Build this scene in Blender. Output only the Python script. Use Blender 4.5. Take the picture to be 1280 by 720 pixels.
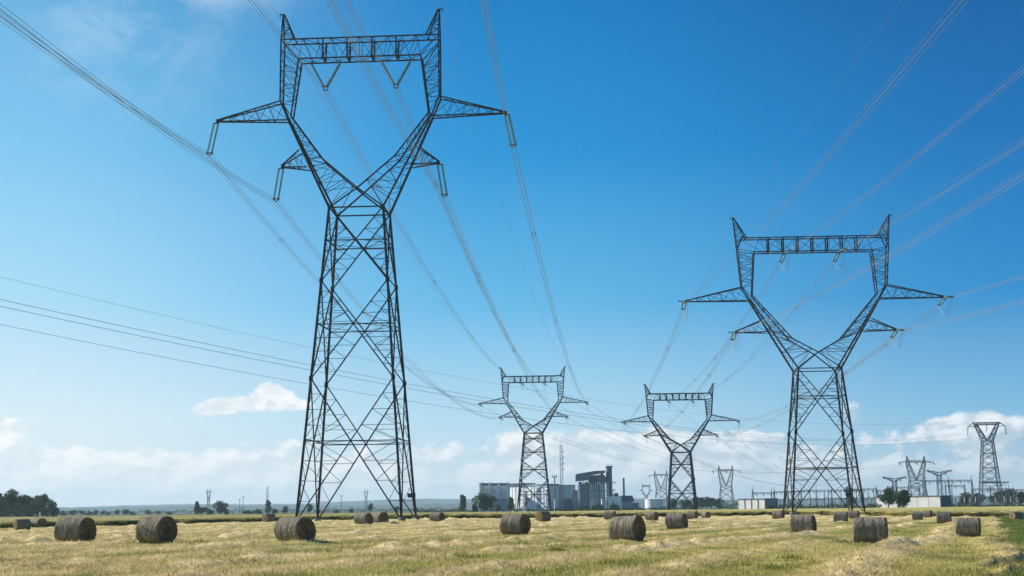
import bpy, math, random
import numpy as np
from mathutils import Vector, Matrix
R = math.radians
rnd = random.Random(7)
scene = bpy.context.scene
for o in list(bpy.data.objects):
    bpy.data.objects.remove(o)
col = scene.collection

# ------------------------------------------------------------------ camera
CAM_Z = 1.55
cd = bpy.data.cameras.new('camera')
cam = bpy.data.objects.new('camera', cd)
col.objects.link(cam)
cd.sensor_width = 36.0
cd.lens = 36.0 * 1800.0 / 1280.0
cd.clip_start = 0.5
cd.clip_end = 20000.0
PITCH = math.atan(276.5 / 1800.0)
cam.location = (0, 0, CAM_Z)
cam.rotation_euler = (Matrix.Rotation(math.pi / 2 + PITCH, 3, 'X') @ Matrix.Rotation(-0.0102, 3, 'Z')).to_euler()
scene.camera = cam

# ------------------------------------------------------------------ light
SUN_AZ = R(-66)          # left of the view, a little ahead of the camera
SUN_EL = R(33)
world = bpy.data.worlds.new('World')
scene.world = world
world.use_nodes = True
sun_d = bpy.data.lights.new('sun', 'SUN')
sun = bpy.data.objects.new('sun', sun_d)
col.objects.link(sun)
sun_d.energy = 5.0
sun_d.angle = R(0.5)
sun_d.color = (1.0, 0.93, 0.83)
S = Vector((math.sin(SUN_AZ) * math.cos(SUN_EL), math.cos(SUN_AZ) * math.cos(SUN_EL), math.sin(SUN_EL)))
sun.rotation_euler = S.to_track_quat('Z', 'Y').to_euler()
sun.location = (-60, 20, 120)
vs = scene.view_settings
vs.view_transform = 'Standard'
vs.look = 'None'
vs.exposure = 0.52
vs.gamma = 1.0
vs.use_curve_mapping = False
scene.cycles.use_denoising = True
scene.cycles.use_adaptive_sampling = False
scene.cycles.denoiser = 'OPENIMAGEDENOISE'
scene.cycles.max_bounces = 6
scene.cycles.volume_bounces = 0
scene.cycles.transparent_max_bounces = 12


class NT:
    """tiny node helper"""
    def __init__(self, tree):
        self.t = tree
        self.n = tree.nodes
        self.l = tree.links

    def new(self, typ, **kw):
        nd = self.n.new(typ)
        for k, v in kw.items():
            setattr(nd, k, v)
        return nd

    def put(self, sock, v):
        if isinstance(v, bpy.types.NodeSocket):
            self.l.new(v, sock)
        elif isinstance(v, (tuple, list)) and len(v) == 3 and sock.type == 'RGBA':
            sock.default_value = (*v, 1)
        else:
            sock.default_value = v

    def math(self, op, a, b=0.0, c=0.0, clamp=False):
        nd = self.new('ShaderNodeMath', operation=op, use_clamp=clamp)
        for i, v in enumerate((a, b, c)):
            self.put(nd.inputs[i], v)
        return nd.outputs[0]

    def mix(self, f, a, b, blend='MIX'):
        nd = self.new('ShaderNodeMix', data_type='RGBA', blend_type=blend)
        self.put(nd.inputs[0], f)
        self.put(nd.inputs[6], a)
        self.put(nd.inputs[7], b)
        return nd.outputs[2]

    def smooth(self, v, a, b, lo=0.0, hi=1.0):
        nd = self.new('ShaderNodeMapRange', interpolation_type='SMOOTHSTEP', clamp=True)
        self.put(nd.inputs[0], v)
        for i, x in zip((1, 2, 3, 4), (a, b, lo, hi)):
            nd.inputs[i].default_value = x
        return nd.outputs[0]

    def noise(self, vec, scale, detail=4.0, rough=0.55, dist=0.0):
        nd = self.new('ShaderNodeTexNoise')
        if vec is not None:
            self.l.new(vec, nd.inputs['Vector'])
        nd.inputs['Scale'].default_value = scale
        nd.inputs['Detail'].default_value = detail
        nd.inputs['Roughness'].default_value = rough
        nd.inputs['Distortion'].default_value = dist
        return nd.outputs[0]

    def comb(self, x, y, z=0.0):
        nd = self.new('ShaderNodeCombineXYZ')
        for i, v in enumerate((x, y, z)):
            self.put(nd.inputs[i], v)
        return nd.outputs[0]

    def ramp(self, v, stops):
        nd = self.new('ShaderNodeValToRGB')
        self.put(nd.inputs[0], v)
        e = nd.color_ramp.elements
        while len(e) < len(stops):
            e.new(0.5)
        for el, (p, c) in zip(e, stops):
            el.position = p
            el.color = (*c, 1)
        return nd.outputs[0]


def build_sky():
    t = NT(world.node_tree)
    t.n.clear()
    out = t.new('ShaderNodeOutputWorld')
    bg = t.new('ShaderNodeBackground')
    sky = t.new('ShaderNodeTexSky', sky_type='NISHITA')
    sky.sun_disc = False
    sky.sun_elevation = SUN_EL
    sky.sun_rotation = SUN_AZ
    sky.altitude = 0
    sky.air_density = 1.0
    sky.dust_density = 0.3
    sky.ozone_density = 3.0
    tc = t.new('ShaderNodeTexCoord')
    sep = t.new('ShaderNodeSeparateXYZ')
    t.l.new(tc.outputs['Generated'], sep.inputs[0])
    az = t.math('MULTIPLY', t.math('ARCTAN2', sep.outputs[0], sep.outputs[1]), 57.2958)     # degrees right of north
    el = t.math('MULTIPLY', t.math('ARCSINE', sep.outputs[2]), 57.2958)
    # low bank of cumulus plus a few separate clouds, laid out in azimuth and elevation
    def gauss(a0, e0, sa, se, amp):
        da = t.math('DIVIDE', t.math('SUBTRACT', az, a0), sa)
        de = t.math('DIVIDE', t.math('SUBTRACT', el, e0), se)
        r2 = t.math('ADD', t.math('MULTIPLY', da, da), t.math('MULTIPLY', de, de))
        return t.math('MULTIPLY', t.math('POWER', 2.71828, t.math('MULTIPLY', r2, -1.0)), amp)
    vec = t.comb(az, t.math('MULTIPLY', el, 1.5), 3.7)
    vecs = t.comb(t.math('SUBTRACT', az, 0.35), t.math('ADD', t.math('MULTIPLY', el, 1.5), 0.45), 3.7)
    n1 = t.noise(vec, 0.58, 9.0, 0.58, 0.2)
    n1s = t.noise(vecs, 0.58, 9.0, 0.58, 0.2)
    n2 = t.noise(t.comb(az, t.math('MULTIPLY', el, 3.2), 11.3), 0.14, 3.0, 0.5)
    bank = t.smooth(el, 0.2, 4.6, 0.36, -0.30)
    far = t.smooth(el, 4.0, 8.0, 0.0, -0.30)
    b = t.math('ADD', bank, far)
    for g in SKY_CLOUDS:
        b = t.math('ADD', b, gauss(*g))
    dens = t.math('ADD', t.math('ADD', n1, t.math('MULTIPLY', t.math('SUBTRACT', n2, 0.5), 0.55)), b)
    mask = t.smooth(dens, 0.53, 0.70)
    wz = t.math('ADD', gauss(-11.6, 21.2, 3.2, 1.3, 1.0), gauss(-15.5, 18.5, 3.6, 2.4, 0.28), clamp=True)
    wisp = t.math('MULTIPLY', t.smooth(t.noise(vec, 0.32, 7.0, 0.6, 0.5), 0.36, 0.72), t.math('MULTIPLY', wz, 0.8))
    lit = t.smooth(t.math('SUBTRACT', n1, n1s), -0.10, 0.12)
    side = t.smooth(az, -22, 22)
    low = t.smooth(el, 0.0, 3.2)
    shade = t.mix(side, CLOUD_SHADE_LEFT, CLOUD_SHADE_RIGHT)
    bright = t.mix(side, CLOUD_LIT_LEFT, CLOUD_LIT_RIGHT)
    cloud = t.mix(t.math('MULTIPLY', lit, t.math('ADD', t.math('MULTIPLY', low, 0.7), 0.3)), shade, bright)
    hs = t.new('ShaderNodeHueSaturation')
    t.l.new(sky.outputs[0], hs.inputs['Color'])
    hs.inputs['Saturation'].default_value = SKY_SAT
    hs.inputs['Hue'].default_value = SKY_HUE
    # measured colours of the morning sky: pale towards the sun at the left, deep blue away from it
    def column(cols):
        stops = [(e / 90.0, tuple(lin(v) / (SKY_STRENGTH * 2 ** vs.exposure) * 1.04 for v in c)) for e, c in zip((0.0, 3.5, 8.0, 14.0, 21.0, 60.0), cols)]
        return t.ramp(t.math('DIVIDE', el, 90.0), stops)
    left, mid, right = (column(c) for c in SKY_COLS)
    grad = t.mix(t.smooth(az, -21, 0), left, mid)
    grad = t.mix(t.smooth(az, -2, 21), grad, right)
    base = t.mix(0.03, grad, hs.outputs[0])
    c = t.mix(t.math('MULTIPLY', mask, 0.92), base, cloud)
    c = t.mix(wisp, c, bright)
    t.l.new(c, bg.inputs[0])
    bg.inputs[1].default_value = SKY_STRENGTH
    t.l.new(bg.outputs[0], out.inputs[0])


def lin(v):
    v /= 255.0
    return v / 12.92 if v < 0.04045 else ((v + 0.055) / 1.055) ** 2.4


SKY_STRENGTH = 0.10
SKY_SAT = 1.2
SKY_HUE = 0.5
SKY_COLS = [[(234, 240, 243), (220, 237, 245), (170, 218, 244), (124, 196, 236), (94, 168, 217), (40, 100, 165)],
            [(214, 228, 236), (178, 218, 238), (96, 182, 230), (26, 146, 212), (4, 120, 192), (15, 75, 140)],
            [(188, 207, 221), (122, 184, 221), (26, 137, 203), (0, 111, 182), (0, 86, 152), (10, 60, 120)]]
# (azimuth deg, elevation deg, width, height, amount)
SKY_CLOUDS = [(-9.6, 4.8, 0.9, 0.62, 0.52), (-10.9, 4.15, 1.2, 0.45, 0.48), (-12.1, 3.95, 0.9, 0.35, 0.40), (-8.8, 4.2, 1.2, 0.6, 0.42), (-19.0, 3.3, 1.0, 0.45, 0.46), (-15.0, 1.6, 9.0, 1.2, 0.16),
              (3.4, 2.2, 3.0, 0.9, 0.46), (8.6, 2.0, 2.6, 0.9, 0.30), (16.8, 3.0, 1.9, 0.8, 0.44), (13.3, 3.5, 1.1, 0.8, 0.40), (20.0, 3.4, 2.0, 1.0, 0.22), (0.3, 2.9, 1.0, 0.7, 0.30)]
CLOUD_SHADE_LEFT = (5.7, 6.2, 6.5)
CLOUD_SHADE_RIGHT = (3.5, 4.4, 5.1)
CLOUD_LIT_LEFT = (7.5, 7.5, 7.4)
CLOUD_LIT_RIGHT = (6.6, 6.9, 7.1)
build_sky()

# ------------------------------------------------------------------ helpers
F = 1800.0
CR, SR = math.cos(0.0102), math.sin(0.0102)


def at(u, v, D):
    """world point seen at photo pixel (u, v) at forward distance D"""
    X, Y = (u - 640) / F, -(v - 360) / F
    X, Y = X * CR + Y * SR, -X * SR + Y * CR
    r = Vector((X, math.cos(PITCH) - Y * math.sin(PITCH), math.sin(PITCH) + Y * math.cos(PITCH)))
    return r * (D / r.y) + Vector((0, 0, CAM_Z))


GX = [-80, -50, -20, 0, 10, 20, 30, 50, 80]
GH = [1.75, 1.7, 1.42, 1.53, 1.66, 1.86, 2.0, 2.05, 2.3]
_fx = np.linspace(-140, 140, 561)
_fh = np.interp(_fx, GX, GH)
_k = np.exp(-(np.arange(-24, 25) / 10.0) ** 2)
_fh = np.convolve(np.pad(_fh, 24, 'edge'), _k / _k.sum(), 'valid')


def ground_z(x, y):
    """smooth lie of the land"""
    h = np.interp(x, _fx, _fh)
    w = np.clip((np.asarray(y) - 190) / 110.0, 0, 1)
    w = w * w * (3 - 2 * w)
    return CAM_Z - (h * (1 - w) + 1.5 * w)


def edge_x(y):
    """ragged right-hand edge of the mown field"""
    y = np.asarray(y, float)
    return 13.0 + (y - 38) * 0.329 + 0.35 * np.sin(y * 0.55) + 0.28 * np.sin(y * 1.37 + 1) + 0.16 * np.sin(y * 3.1 + 2) + 0.5 * np.sin(y * 0.13 + 0.7)


def tag(o, label=None, cat=None, group=None, kind=None):
    if label: o['label'] = label
    if cat: o['category'] = cat
    if group: o['group'] = group
    if kind: o['kind'] = kind
    return o


def empty(name, loc=(0, 0, 0), rz=0.0, parent=None):
    o = bpy.data.objects.new(name, None)
    o.empty_display_size = 0.3
    o.location = loc
    o.rotation_euler = (0, 0, rz)
    col.objects.link(o)
    if parent: o.parent = parent
    return o


def link_mesh(name, me, mat, parent=None, loc=(0, 0, 0), rot=(0, 0, 0)):
    o = bpy.data.objects.new(name, me)
    if mat is not None and len(me.materials) == 0: me.materials.append(mat)
    o.location = loc
    o.rotation_euler = rot
    col.objects.link(o)
    if parent: o.parent = parent
    return o


class MB:
    def __init__(self):
        self.v = []
        self.f = []

    def bar(self, p, q, w, h=None):
        p, q = Vector(p), Vector(q)
        d = q - p
        if d.length < 1e-5: return
        d.normalize()
        up = Vector((0, 0, 1)) if abs(d.z) < 0.9 else Vector((1, 0, 0))
        a = d.cross(up).normalized() * (w / 2)
        b = d.cross(a).normalized() * ((h or w) / 2)
        i = len(self.v)
        for e in (p, q):
            self.v += [e - a - b, e + a - b, e + a + b, e - a + b]
        self.f += [(i, i + 1, i + 5, i + 4), (i + 1, i + 2, i + 6, i + 5), (i + 2, i + 3, i + 7, i + 6),
                   (i + 3, i, i + 4, i + 7), (i + 3, i + 2, i + 1, i), (i + 4, i + 5, i + 6, i + 7)]

    def box(self, x0, x1, y0, y1, z0, z1):
        i = len(self.v)
        self.v += [Vector(c) for c in ((x0, y0, z0), (x1, y0, z0), (x1, y1, z0), (x0, y1, z0),
                                       (x0, y0, z1), (x1, y0, z1), (x1, y1, z1), (x0, y1, z1))]
        self.f += [(i + 3, i + 2, i + 1, i), (i + 4, i + 5, i + 6, i + 7), (i, i + 1, i + 5, i + 4),
                   (i + 1, i + 2, i + 6, i + 5), (i + 2, i + 3, i + 7, i + 6), (i + 3, i, i + 4, i + 7)]

    def prism(self, poly, y0, y1):
        """polygon in x,z (counter-clockwise from the front) pushed from y0 to y1"""
        i, n = len(self.v), len(poly)
        self.v += [Vector((x, y0, z)) for x, z in poly] + [Vector((x, y1, z)) for x, z in poly]
        self.f.append(tuple(range(i, i + n)))
        self.f.append(tuple(range(i + 2 * n - 1, i + n - 1, -1)))
        for k in range(n):
            a, b = i + k, i + (k + 1) % n
            self.f.append((b, a, a + n, b + n))

    def lathe(self, prof, n=12, base=(0, 0, 0), axis=(0, 0, 1)):
        """profile (radius, height) turned about an axis"""
        ax = Vector(axis).normalized()
        u = ax.orthogonal().normalized()
        w = ax.cross(u)
        base = Vector(base)
        i = len(self.v)
        for r, h in prof:
            for k in range(n):
                a = 2 * math.pi * k / n
                self.v.append(base + ax * h + (u * math.cos(a) + w * math.sin(a)) * r)
        for j in range(len(prof) - 1):
            for k in range(n):
                a, b = i + j * n + k, i + j * n + (k + 1) % n
                self.f.append((a, b, b + n, a + n))
        self.f.append(tuple(range(i + n - 1, i - 1, -1)))
        m = i + (len(prof) - 1) * n
        self.f.append(tuple(range(m, m + n)))

    def tube(self, pts, r, n=4):
        pts = [Vector(p) for p in pts]
        i = len(self.v)
        for j, p in enumerate(pts):
            d = (pts[min(j + 1, len(pts) - 1)] - pts[max(j - 1, 0)]).normalized()
            up = Vector((0, 0, 1)) if abs(d.z) < 0.95 else Vector((1, 0, 0))
            a = d.cross(up).normalized()
            b = a.cross(d)
            rr = r[j] if isinstance(r, (list, tuple)) else r
            for k in range(n):
                t = 2 * math.pi * k / n
                self.v.append(p + (a * math.cos(t) + b * math.sin(t)) * rr)
        for j in range(len(pts) - 1):
            for k in range(n):
                a0, b0 = i + j * n + k, i + j * n + (k + 1) % n
                self.f.append((a0, b0, b0 + n, a0 + n))
        self.f.append(tuple(range(i + n - 1, i - 1, -1)))
        m = i + (len(pts) - 1) * n
        self.f.append(tuple(range(m, m + n)))

    def truss(self, A, B, n, wc, wb, chords=True, faces=(0, 1, 2, 3), ends=(False, False)):
        """lattice box between corner lists A and B"""
        A, B = [Vector(p) for p in A], [Vector(p) for p in B]
        m = len(A)
        P = [[A[i].lerp(B[i], k / n) for i in range(m)] for k in range(n + 1)]
        if chords:
            for i in range(m): self.bar(A[i], B[i], wc)
        for f in faces:
            i, j = f, (f + 1) % m
            for k in range(n + 1):
                if (k == 0 and not ends[0]) or (k == n and not ends[1]): continue
                self.bar(P[k][i], P[k][j], wb)
            for k in range(n):
                if (k + f) % 2: self.bar(P[k][i], P[k + 1][j], wb)
                else: self.bar(P[k][j], P[k + 1][i], wb)

    def mesh(self, name, smooth=False):
        me = bpy.data.meshes.new(name)
        me.from_pydata([tuple(v) for v in self.v], [], self.f)
        if smooth: me.polygons.foreach_set('use_smooth', [True] * len(me.polygons))
        me.update()
        return me

    def build(self, name, mat, parent=None, loc=(0, 0, 0), rot=(0, 0, 0), smooth=False):
        return link_mesh(name, self.mesh(name, smooth), mat, parent, loc, rot)


def copy_tree(o, parent=None):
    c = o.copy()
    col.objects.link(c)
    if parent: c.parent = parent
    for ch in list(o.children):
        copy_tree(ch, c)
    return c


# ------------------------------------------------------------------ materials
def principled(name, color, rough=0.7, metal=0.0, var=0.0, scale=1.0, coord='Object', spec=0.4, stretch=None, col2=None, bump=0.0):
    m = bpy.data.materials.new(name)
    m.use_nodes = True
    t = NT(m.node_tree)
    b = t.n['Principled BSDF']
    b.inputs['Roughness'].default_value = rough
    b.inputs['Metallic'].default_value = metal
    b.inputs['Specular IOR Level'].default_value = spec
    if var or col2:
        tc = t.new('ShaderNodeTexCoord')
        v = tc.outputs[coord]
        if stretch:
            mp = t.new('ShaderNodeMapping')
            t.l.new(v, mp.inputs[0])
            mp.inputs['Scale'].default_value = stretch
            v = mp.outputs[0]
        n = t.noise(v, scale, 6.0, 0.6)
        f = t.smooth(n, 0.3, 0.7)
        lo = tuple(c * (1 - var) for c in color)
        hi = col2 if col2 else tuple(min(1, c * (1 + var)) for c in color)
        t.l.new(t.mix(f, lo, hi), b.inputs['Base Color'])
        if bump:
            bp = t.new('ShaderNodeBump')
            bp.inputs['Strength'].default_value = 1.0
            bp.inputs['Distance'].default_value = bump
            t.l.new(n, bp.inputs['Height'])
            t.l.new(bp.outputs[0], b.inputs['Normal'])
    else:
        b.inputs['Base Color'].default_value = (*color, 1)
    return m


M = {}
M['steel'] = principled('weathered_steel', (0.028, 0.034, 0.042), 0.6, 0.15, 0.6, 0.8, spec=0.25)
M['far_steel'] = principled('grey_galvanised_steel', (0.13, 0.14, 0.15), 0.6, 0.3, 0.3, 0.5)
M['wire'] = principled('aluminium_cable', (0.24, 0.24, 0.25), 0.5, 0.2, 0.2, 0.05)
M['glass'] = principled('insulator_glass', (0.12, 0.25, 0.23), 0.5, 0.0, 0.15, 3.0, spec=0.15)
M['fitting'] = principled('steel_fitting', (0.10, 0.11, 0.12), 0.45, 0.6, 0.2, 4.0)
M['concrete'] = principled('concrete', (0.17, 0.165, 0.155), 0.9, 0, 0.25, 1.5)
M['dark_plate'] = principled('dark_sign_plate', (0.03, 0.03, 0.035), 0.5, 0, 0.3, 3.0)

# ------------------------------------------------------------------ pylons
ANCHOR = dict(base=6.3, hdb=6.0, waist=3.85, hdw=3.2, zw=26.0, nodes=[0, 14.5, 26.0], horn=(14.4, 54.5), horn_in=(12.0, 50.5),
              beam_t=50.5, beam_b=47.85, beam_tx=13.0, beam_bx=10.75, col_t=(13.75, 48.4), col_o=(13.2, 41.4), neck_o=(11.75, 38.9),
              neck_i=(11.35, 39.8), kink=(4.5, 31.6), cross=29.0, tip=(23.7, 39.0), ltip=(14.7, 33.1), lt=(10.0, 35.1), lb=(8.85, 33.0),
              hdt=1.15, hdn=0.9, ext=1.2, wl=0.31, wb=0.155, ws=0.07)


def shifted(p, dz, **kw):
    q = dict(p)
    for k in ('horn', 'horn_in', 'col_t', 'col_o', 'neck_o', 'neck_i', 'kink', 'tip', 'ltip', 'lt', 'lb'):
        q[k] = (p[k][0], p[k][1] + dz)
    for k in ('zw', 'beam_t', 'beam_b', 'cross'):
        q[k] = p[k] + dz
    q.update(kw)
    return q


SUSPENSION = dict(base=7.0, hdb=6.9, waist=3.78, hdw=3.0, zw=42.9, nodes=[0, 19.0, 32.5, 42.9], horn=(11.3, 72.0), horn_in=(9.45, 67.9),
                  beam_t=67.9, beam_b=65.0, beam_tx=10.2, beam_bx=8.75, col_t=(11.3, 67.9), col_o=(11.35, 59.0), neck_o=(10.2, 56.2),
                  neck_i=(9.8, 56.7), kink=(5.2, 50.3), cross=45.8, tip=(20.75, 56.5), ltip=(11.25, 49.6), lt=(8.5, 51.7), lb=(7.4, 49.2),
                  hdt=1.2, hdn=0.8, ext=0.0, wl=0.29, wb=0.16, ws=0.065)
TALL_ANCHOR = shifted(ANCHOR, 7.6, base=7.2, hdb=6.6, waist=4.0, nodes=[0, 13.5, 22.0, 28.5, 33.6], wl=0.42, wb=0.25, ws=0.12)
SHORT_ANCHOR = shifted(ANCHOR, -1.8, base=5.8, hdb=5.4, waist=3.9, nodes=[0, 13.0, 24.2], wl=0.60, wb=0.31, ws=0.13)


def string_mesh(mb, p, q, r=0.16, nd=18):
    """stack of glass discs from p to q"""
    p, q = Vector(p), Vector(q)
    L = (q - p).length
    prof = []
    for k in range(nd):
        z0, s = L * k / nd, L / nd
        prof += [(0.05, z0), (0.07, z0 + s * 0.25), (r, z0 + s * 0.55), (r * 0.8, z0 + s * 0.72)]
    prof.append((0.05, L))
    mb.lathe(prof, 7, p, q - p)


def make_pylon(P, loc, rz, label, group, style, name='electricity_pylon', wire_dirs=None, detail=True, steel='steel', flange=True):
    root = empty(name, loc, rz)
    tag(root, label, 'pylon', group)
    st = M[steel]
    wl, wb, ws = P['wl'], P['wb'], P['ws']
    zw = P['zw']

    def leg_pt(sx, sy, z):
        f = z / zw
        return Vector((sx * (P['base'] + (P['waist'] - P['base']) * f), sy * (P['hdb'] + (P['hdw'] - P['hdb']) * f), z))
    corners = [(-1, -1), (1, -1), (1, 1), (-1, 1)]
    for sx, sy in corners:                                            # legs and their footings
        mb = MB()
        mb.bar(leg_pt(sx, sy, 0.25), leg_pt(sx, sy, zw + 0.1), wl)
        for z in P['nodes'][1:-1]:
            c = leg_pt(sx, sy, z)
            mb.box(c.x - wl * .8, c.x + wl * .8, c.y - wl * .8, c.y + wl * .8, z - wl * 1.2, z + wl * 1.2)
        mb.build('leg', st, root)
        if detail:
            c = leg_pt(sx, sy, 0)
            fb = MB()
            fb.lathe([(0.5, -1.2), (0.5, 0.3), (0.4, 0.42)], 12, (c.x, c.y, 0))
            fb.build('footing', M['concrete'], root, smooth=False)
    mb = MB()                                                          # body bracing
    for a in range(4):
        (sx0, sy0), (sx1, sy1) = corners[a], corners[(a + 1) % 4]
        for z0, z1 in zip(P['nodes'][:-1], P['nodes'][1:]):
            b0, b1, t0, t1 = leg_pt(sx0, sy0, z0), leg_pt(sx1, sy1, z0), leg_pt(sx0, sy0, z1), leg_pt(sx1, sy1, z1)
            mb.bar(b0, t1, wb)
            mb.bar(b1, t0, wb)
            wB, wT = (b1 - b0).length, (t1 - t0).length
            f = wB / (wB + wT)
            x = b0.lerp(t1, f)
            zx = x.z
            l0, l1 = leg_pt(sx0, sy0, zx), leg_pt(sx1, sy1, zx)
            mb.bar(l0, l1, wb * 0.85)
            if detail:
                for la, da, lo in ((leg_pt(sx0, sy0, z0), b0, 1), (leg_pt(sx1, sy1, z0), b1, 1),
                                   (leg_pt(sx0, sy0, z1), t0, 0), (leg_pt(sx1, sy1, z1), t1, 0)):
                    side = (sx0, sy0) if la in (b0, t0) else (sx1, sy1)
                    nk = 3 if abs(zx - da.z) > 5 else 2
                    prev_l = prev_d = None
                    for k in range(1, nk + 1):
                        g = k / (nk + 1)
                        z = da.z + (zx - da.z) * g
                        pl, pd = leg_pt(*side, z), da.lerp(x, g)
                        mb.bar(pl, pd, ws)
                        if prev_d is not None: mb.bar(prev_d, pl, ws)
                        prev_l, prev_d = pl, pd
                    mb.bar(prev_d, leg_pt(*side, zx), ws)
        if flange:                                                     # top frame of the body
            mb.bar(leg_pt(sx0, sy0, zw), leg_pt(sx1, sy1, zw), wb * 1.1)
    if detail:                                                         # plan bracing at the crossing levels
        for z0, z1 in zip(P['nodes'][:-1], P['nodes'][1:]):
            zx = z0 + (z1 - z0) * 0.555
            mids = [(leg_pt(*corners[a], zx) + leg_pt(*corners[(a + 1) % 4], zx)) / 2 for a in range(4)]
            for a in range(4): mb.bar(mids[a], mids[(a + 1) % 4], ws)
    mb.build('body_bracing', st, root)

    for s in (-1, 1):                                                  # the two arms of the fork
        V = lambda p, y: Vector((s * p[0], y, p[1]))
        hn, ht, hw = P['hdn'], P['hdt'], P['hdw']
        hk = hw * 0.62
        mb = MB()
        W = (P['waist'], zw)
        n = 6 if detail else 4
        for sy in (-1, 1):
            o_w, o_n = V(W, sy * hw), V(P['neck_o'], sy * hn)
            i_n, i_k, i_x = V(P['neck_i'], sy * hn), V(P['kink'], sy * hk), Vector((0, sy * hk * 1.15, P['cross']))
            i_w = Vector((-s * P['waist'], sy * hw, zw))
            mb.bar(o_w, o_n, wl * 0.9)
            mb.bar(i_n, i_k, wb * 1.2)
            mb.bar(i_k, i_x, wb * 1.2)
            mb.bar(i_x, i_w, wb * 1.2)
            lk = 0.42                                                  # lattice between outer and inner chord
            ok = o_n.lerp(o_w, 0.46)
            m = n
            for k in range(m):
                a, b = k / m, (k + 1) / m
                pa, pb = o_n.lerp(ok, a), o_n.lerp(ok, b)
                qa, qb = i_n.lerp(i_k, a), i_n.lerp(i_k, b)
                if k: mb.bar(pa, qa, ws)
                mb.bar(*((pa, qb) if k % 2 else (qa, pb)), ws)
            mb.bar(ok, i_k, ws * 1.3)
            m = 4 if detail else 3
            for k in range(m):
                a, b = k / m, (k + 1) / m
                pa, pb = ok.lerp(o_w, a), ok.lerp(o_w, b)
                qa, qb = i_k.lerp(i_x, a), i_k.lerp(i_x, b)
                mb.bar(*((pa, qb) if k % 2 == 0 else (qa, pb)), ws)
                mb.bar(pb, qb, ws)
                if detail and k == 1: mb.bar(pa, qa, ws)
        for k in range(n + 2):                                         # ties between near and far face
            a, b = k / (n + 2), (k + 1) / (n + 2)
            o0, o1 = V(P['neck_o'], -hn).lerp(V(W, -hw), a), V(P['neck_o'], hn).lerp(V(W, hw), b)
            o2, o3 = V(P['neck_o'], -hn).lerp(V(W, -hw), b), V(P['neck_o'], hn).lerp(V(W, hw), a)
            mb.bar(*((o0, o1) if k % 2 else (o2, o3)), ws)
            j0, j1 = V(P['neck_i'], -hn).lerp(V(P['kink'], -hk), a), V(P['neck_i'], hn).lerp(V(P['kink'], hk), b)
            mb.bar(j0, j1, ws)
        mb.bar(V(P['kink'], -hk), V(P['kink'], hk), ws)
        if s == 1: mb.bar((0, -hk * 1.15, P['cross']), (0, hk * 1.15, P['cross']), wb)
        mb.build('fork_arm', st, root)

        mb = MB()                                                      # upright between neck and beam
        ct, co = P['col_t'], P['col_o']
        bb = (P['beam_bx'], P['beam_b'])
        for sy in (-1, 1):
            mb.bar(V(P['neck_o'], sy * hn), V(co, sy * (hn + ht) / 2), wb * 1.3)
            mb.bar(V(co, sy * (hn + ht) / 2), V(ct, sy * ht), wb * 1.2)
            mb.bar(V(P['neck_i'], sy * hn), V(bb, sy * ht), wb * 1.2)
        fi = (P['neck_i'][0] + (bb[0] - P['neck_i'][0]) * 0.25, P['neck_i'][1] + (bb[1] - P['neck_i'][1]) * 0.25)
        hc = (hn + ht) / 2
        A = [V(co, -hc), V(fi, -hc), V(fi, hc), V(co, hc)]
        B = [V(ct, -ht), V(bb, -ht), V(bb, ht), V(ct, ht)]
        mb.truss(A, B, 6 if detail else 4, wb, ws, chords=False, ends=(True, True))
        for sy in (-1, 1):
            mb.bar(V(co, sy * hc), V(P['neck_i'], sy * hn), ws)
        mb.build('fork_upright', st, root)

        mb = MB()                                                      # earth wire peak
        hx, hz = P['horn']
        tip = [Vector((s * hx, -0.12, hz)), Vector((s * (hx - 0.2), -0.12, hz)), Vector((s * (hx - 0.2), 0.12, hz)), Vector((s * hx, 0.12, hz))]
        root4 = [V(ct, -ht), V(P['horn_in'], -ht), V(P['horn_in'], ht), V(ct, ht)]
        mb.truss(root4, tip, 5, wb, ws)
        mb.bar((s * (hx - 0.15), 0, hz), (s * (hx + 0.5), 0, hz + 0.05), wb * 0.9)
        mb.bar((s * (hx + 0.45), 0, hz), (s * (hx + 0.45), 0, hz - 0.5), ws)
        mb.build('earth_wire_peak', st, root)

        for (tx, tz), (r1x, r1z), (r0x, r0z), nm in ((P['tip'], P['col_o'], P['neck_o'], 5), (P['ltip'], P['lt'], P['lb'], 3)):
            mb = MB()
            rd = hn if nm == 5 else hn + 0.35
            A = [V((r1x, r1z), -rd), V((r0x, r0z), -rd), V((r0x, r0z), rd), V((r1x, r1z), rd)]
            B = [Vector((s * tx, -0.15, tz + 0.1)), Vector((s * tx, -0.15, tz - 0.08)), Vector((s * tx, 0.15, tz - 0.08)), Vector((s * tx, 0.15, tz + 0.1))]
            mb.truss(A, B, nm, wb, ws)
            if nm == 3:                                                # tie carried through to the inner chord
                for sy in (-1, 1): mb.bar(V((r0x, r0z), sy * rd), V((P['kink'][0] + 1.0, r0z), sy * rd), ws)
            if P['ext']: mb.bar((s * (tx - 0.5), 0, tz), (s * (tx + P['ext']), 0, tz + 0.05), wb)
            mb.build('crossarm', st, root)

    mb = MB()                                                          # crossbeam
    ht = P['hdt']
    n = 5 if style == 'hanging' else 8
    A = [Vector((-P['beam_tx'], -ht, P['beam_t'])), Vector((-P['beam_bx'], -ht, P['beam_b'])), Vector((-P['beam_bx'], ht, P['beam_b'])), Vector((-P['beam_tx'], ht, P['beam_t']))]
    B = [Vector((-p.x, p.y, p.z)) for p in A]
    n2 = n * 2 if style == 'hanging' else n
    mb.truss(A, B, n2, wb * 1.1, ws)
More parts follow.
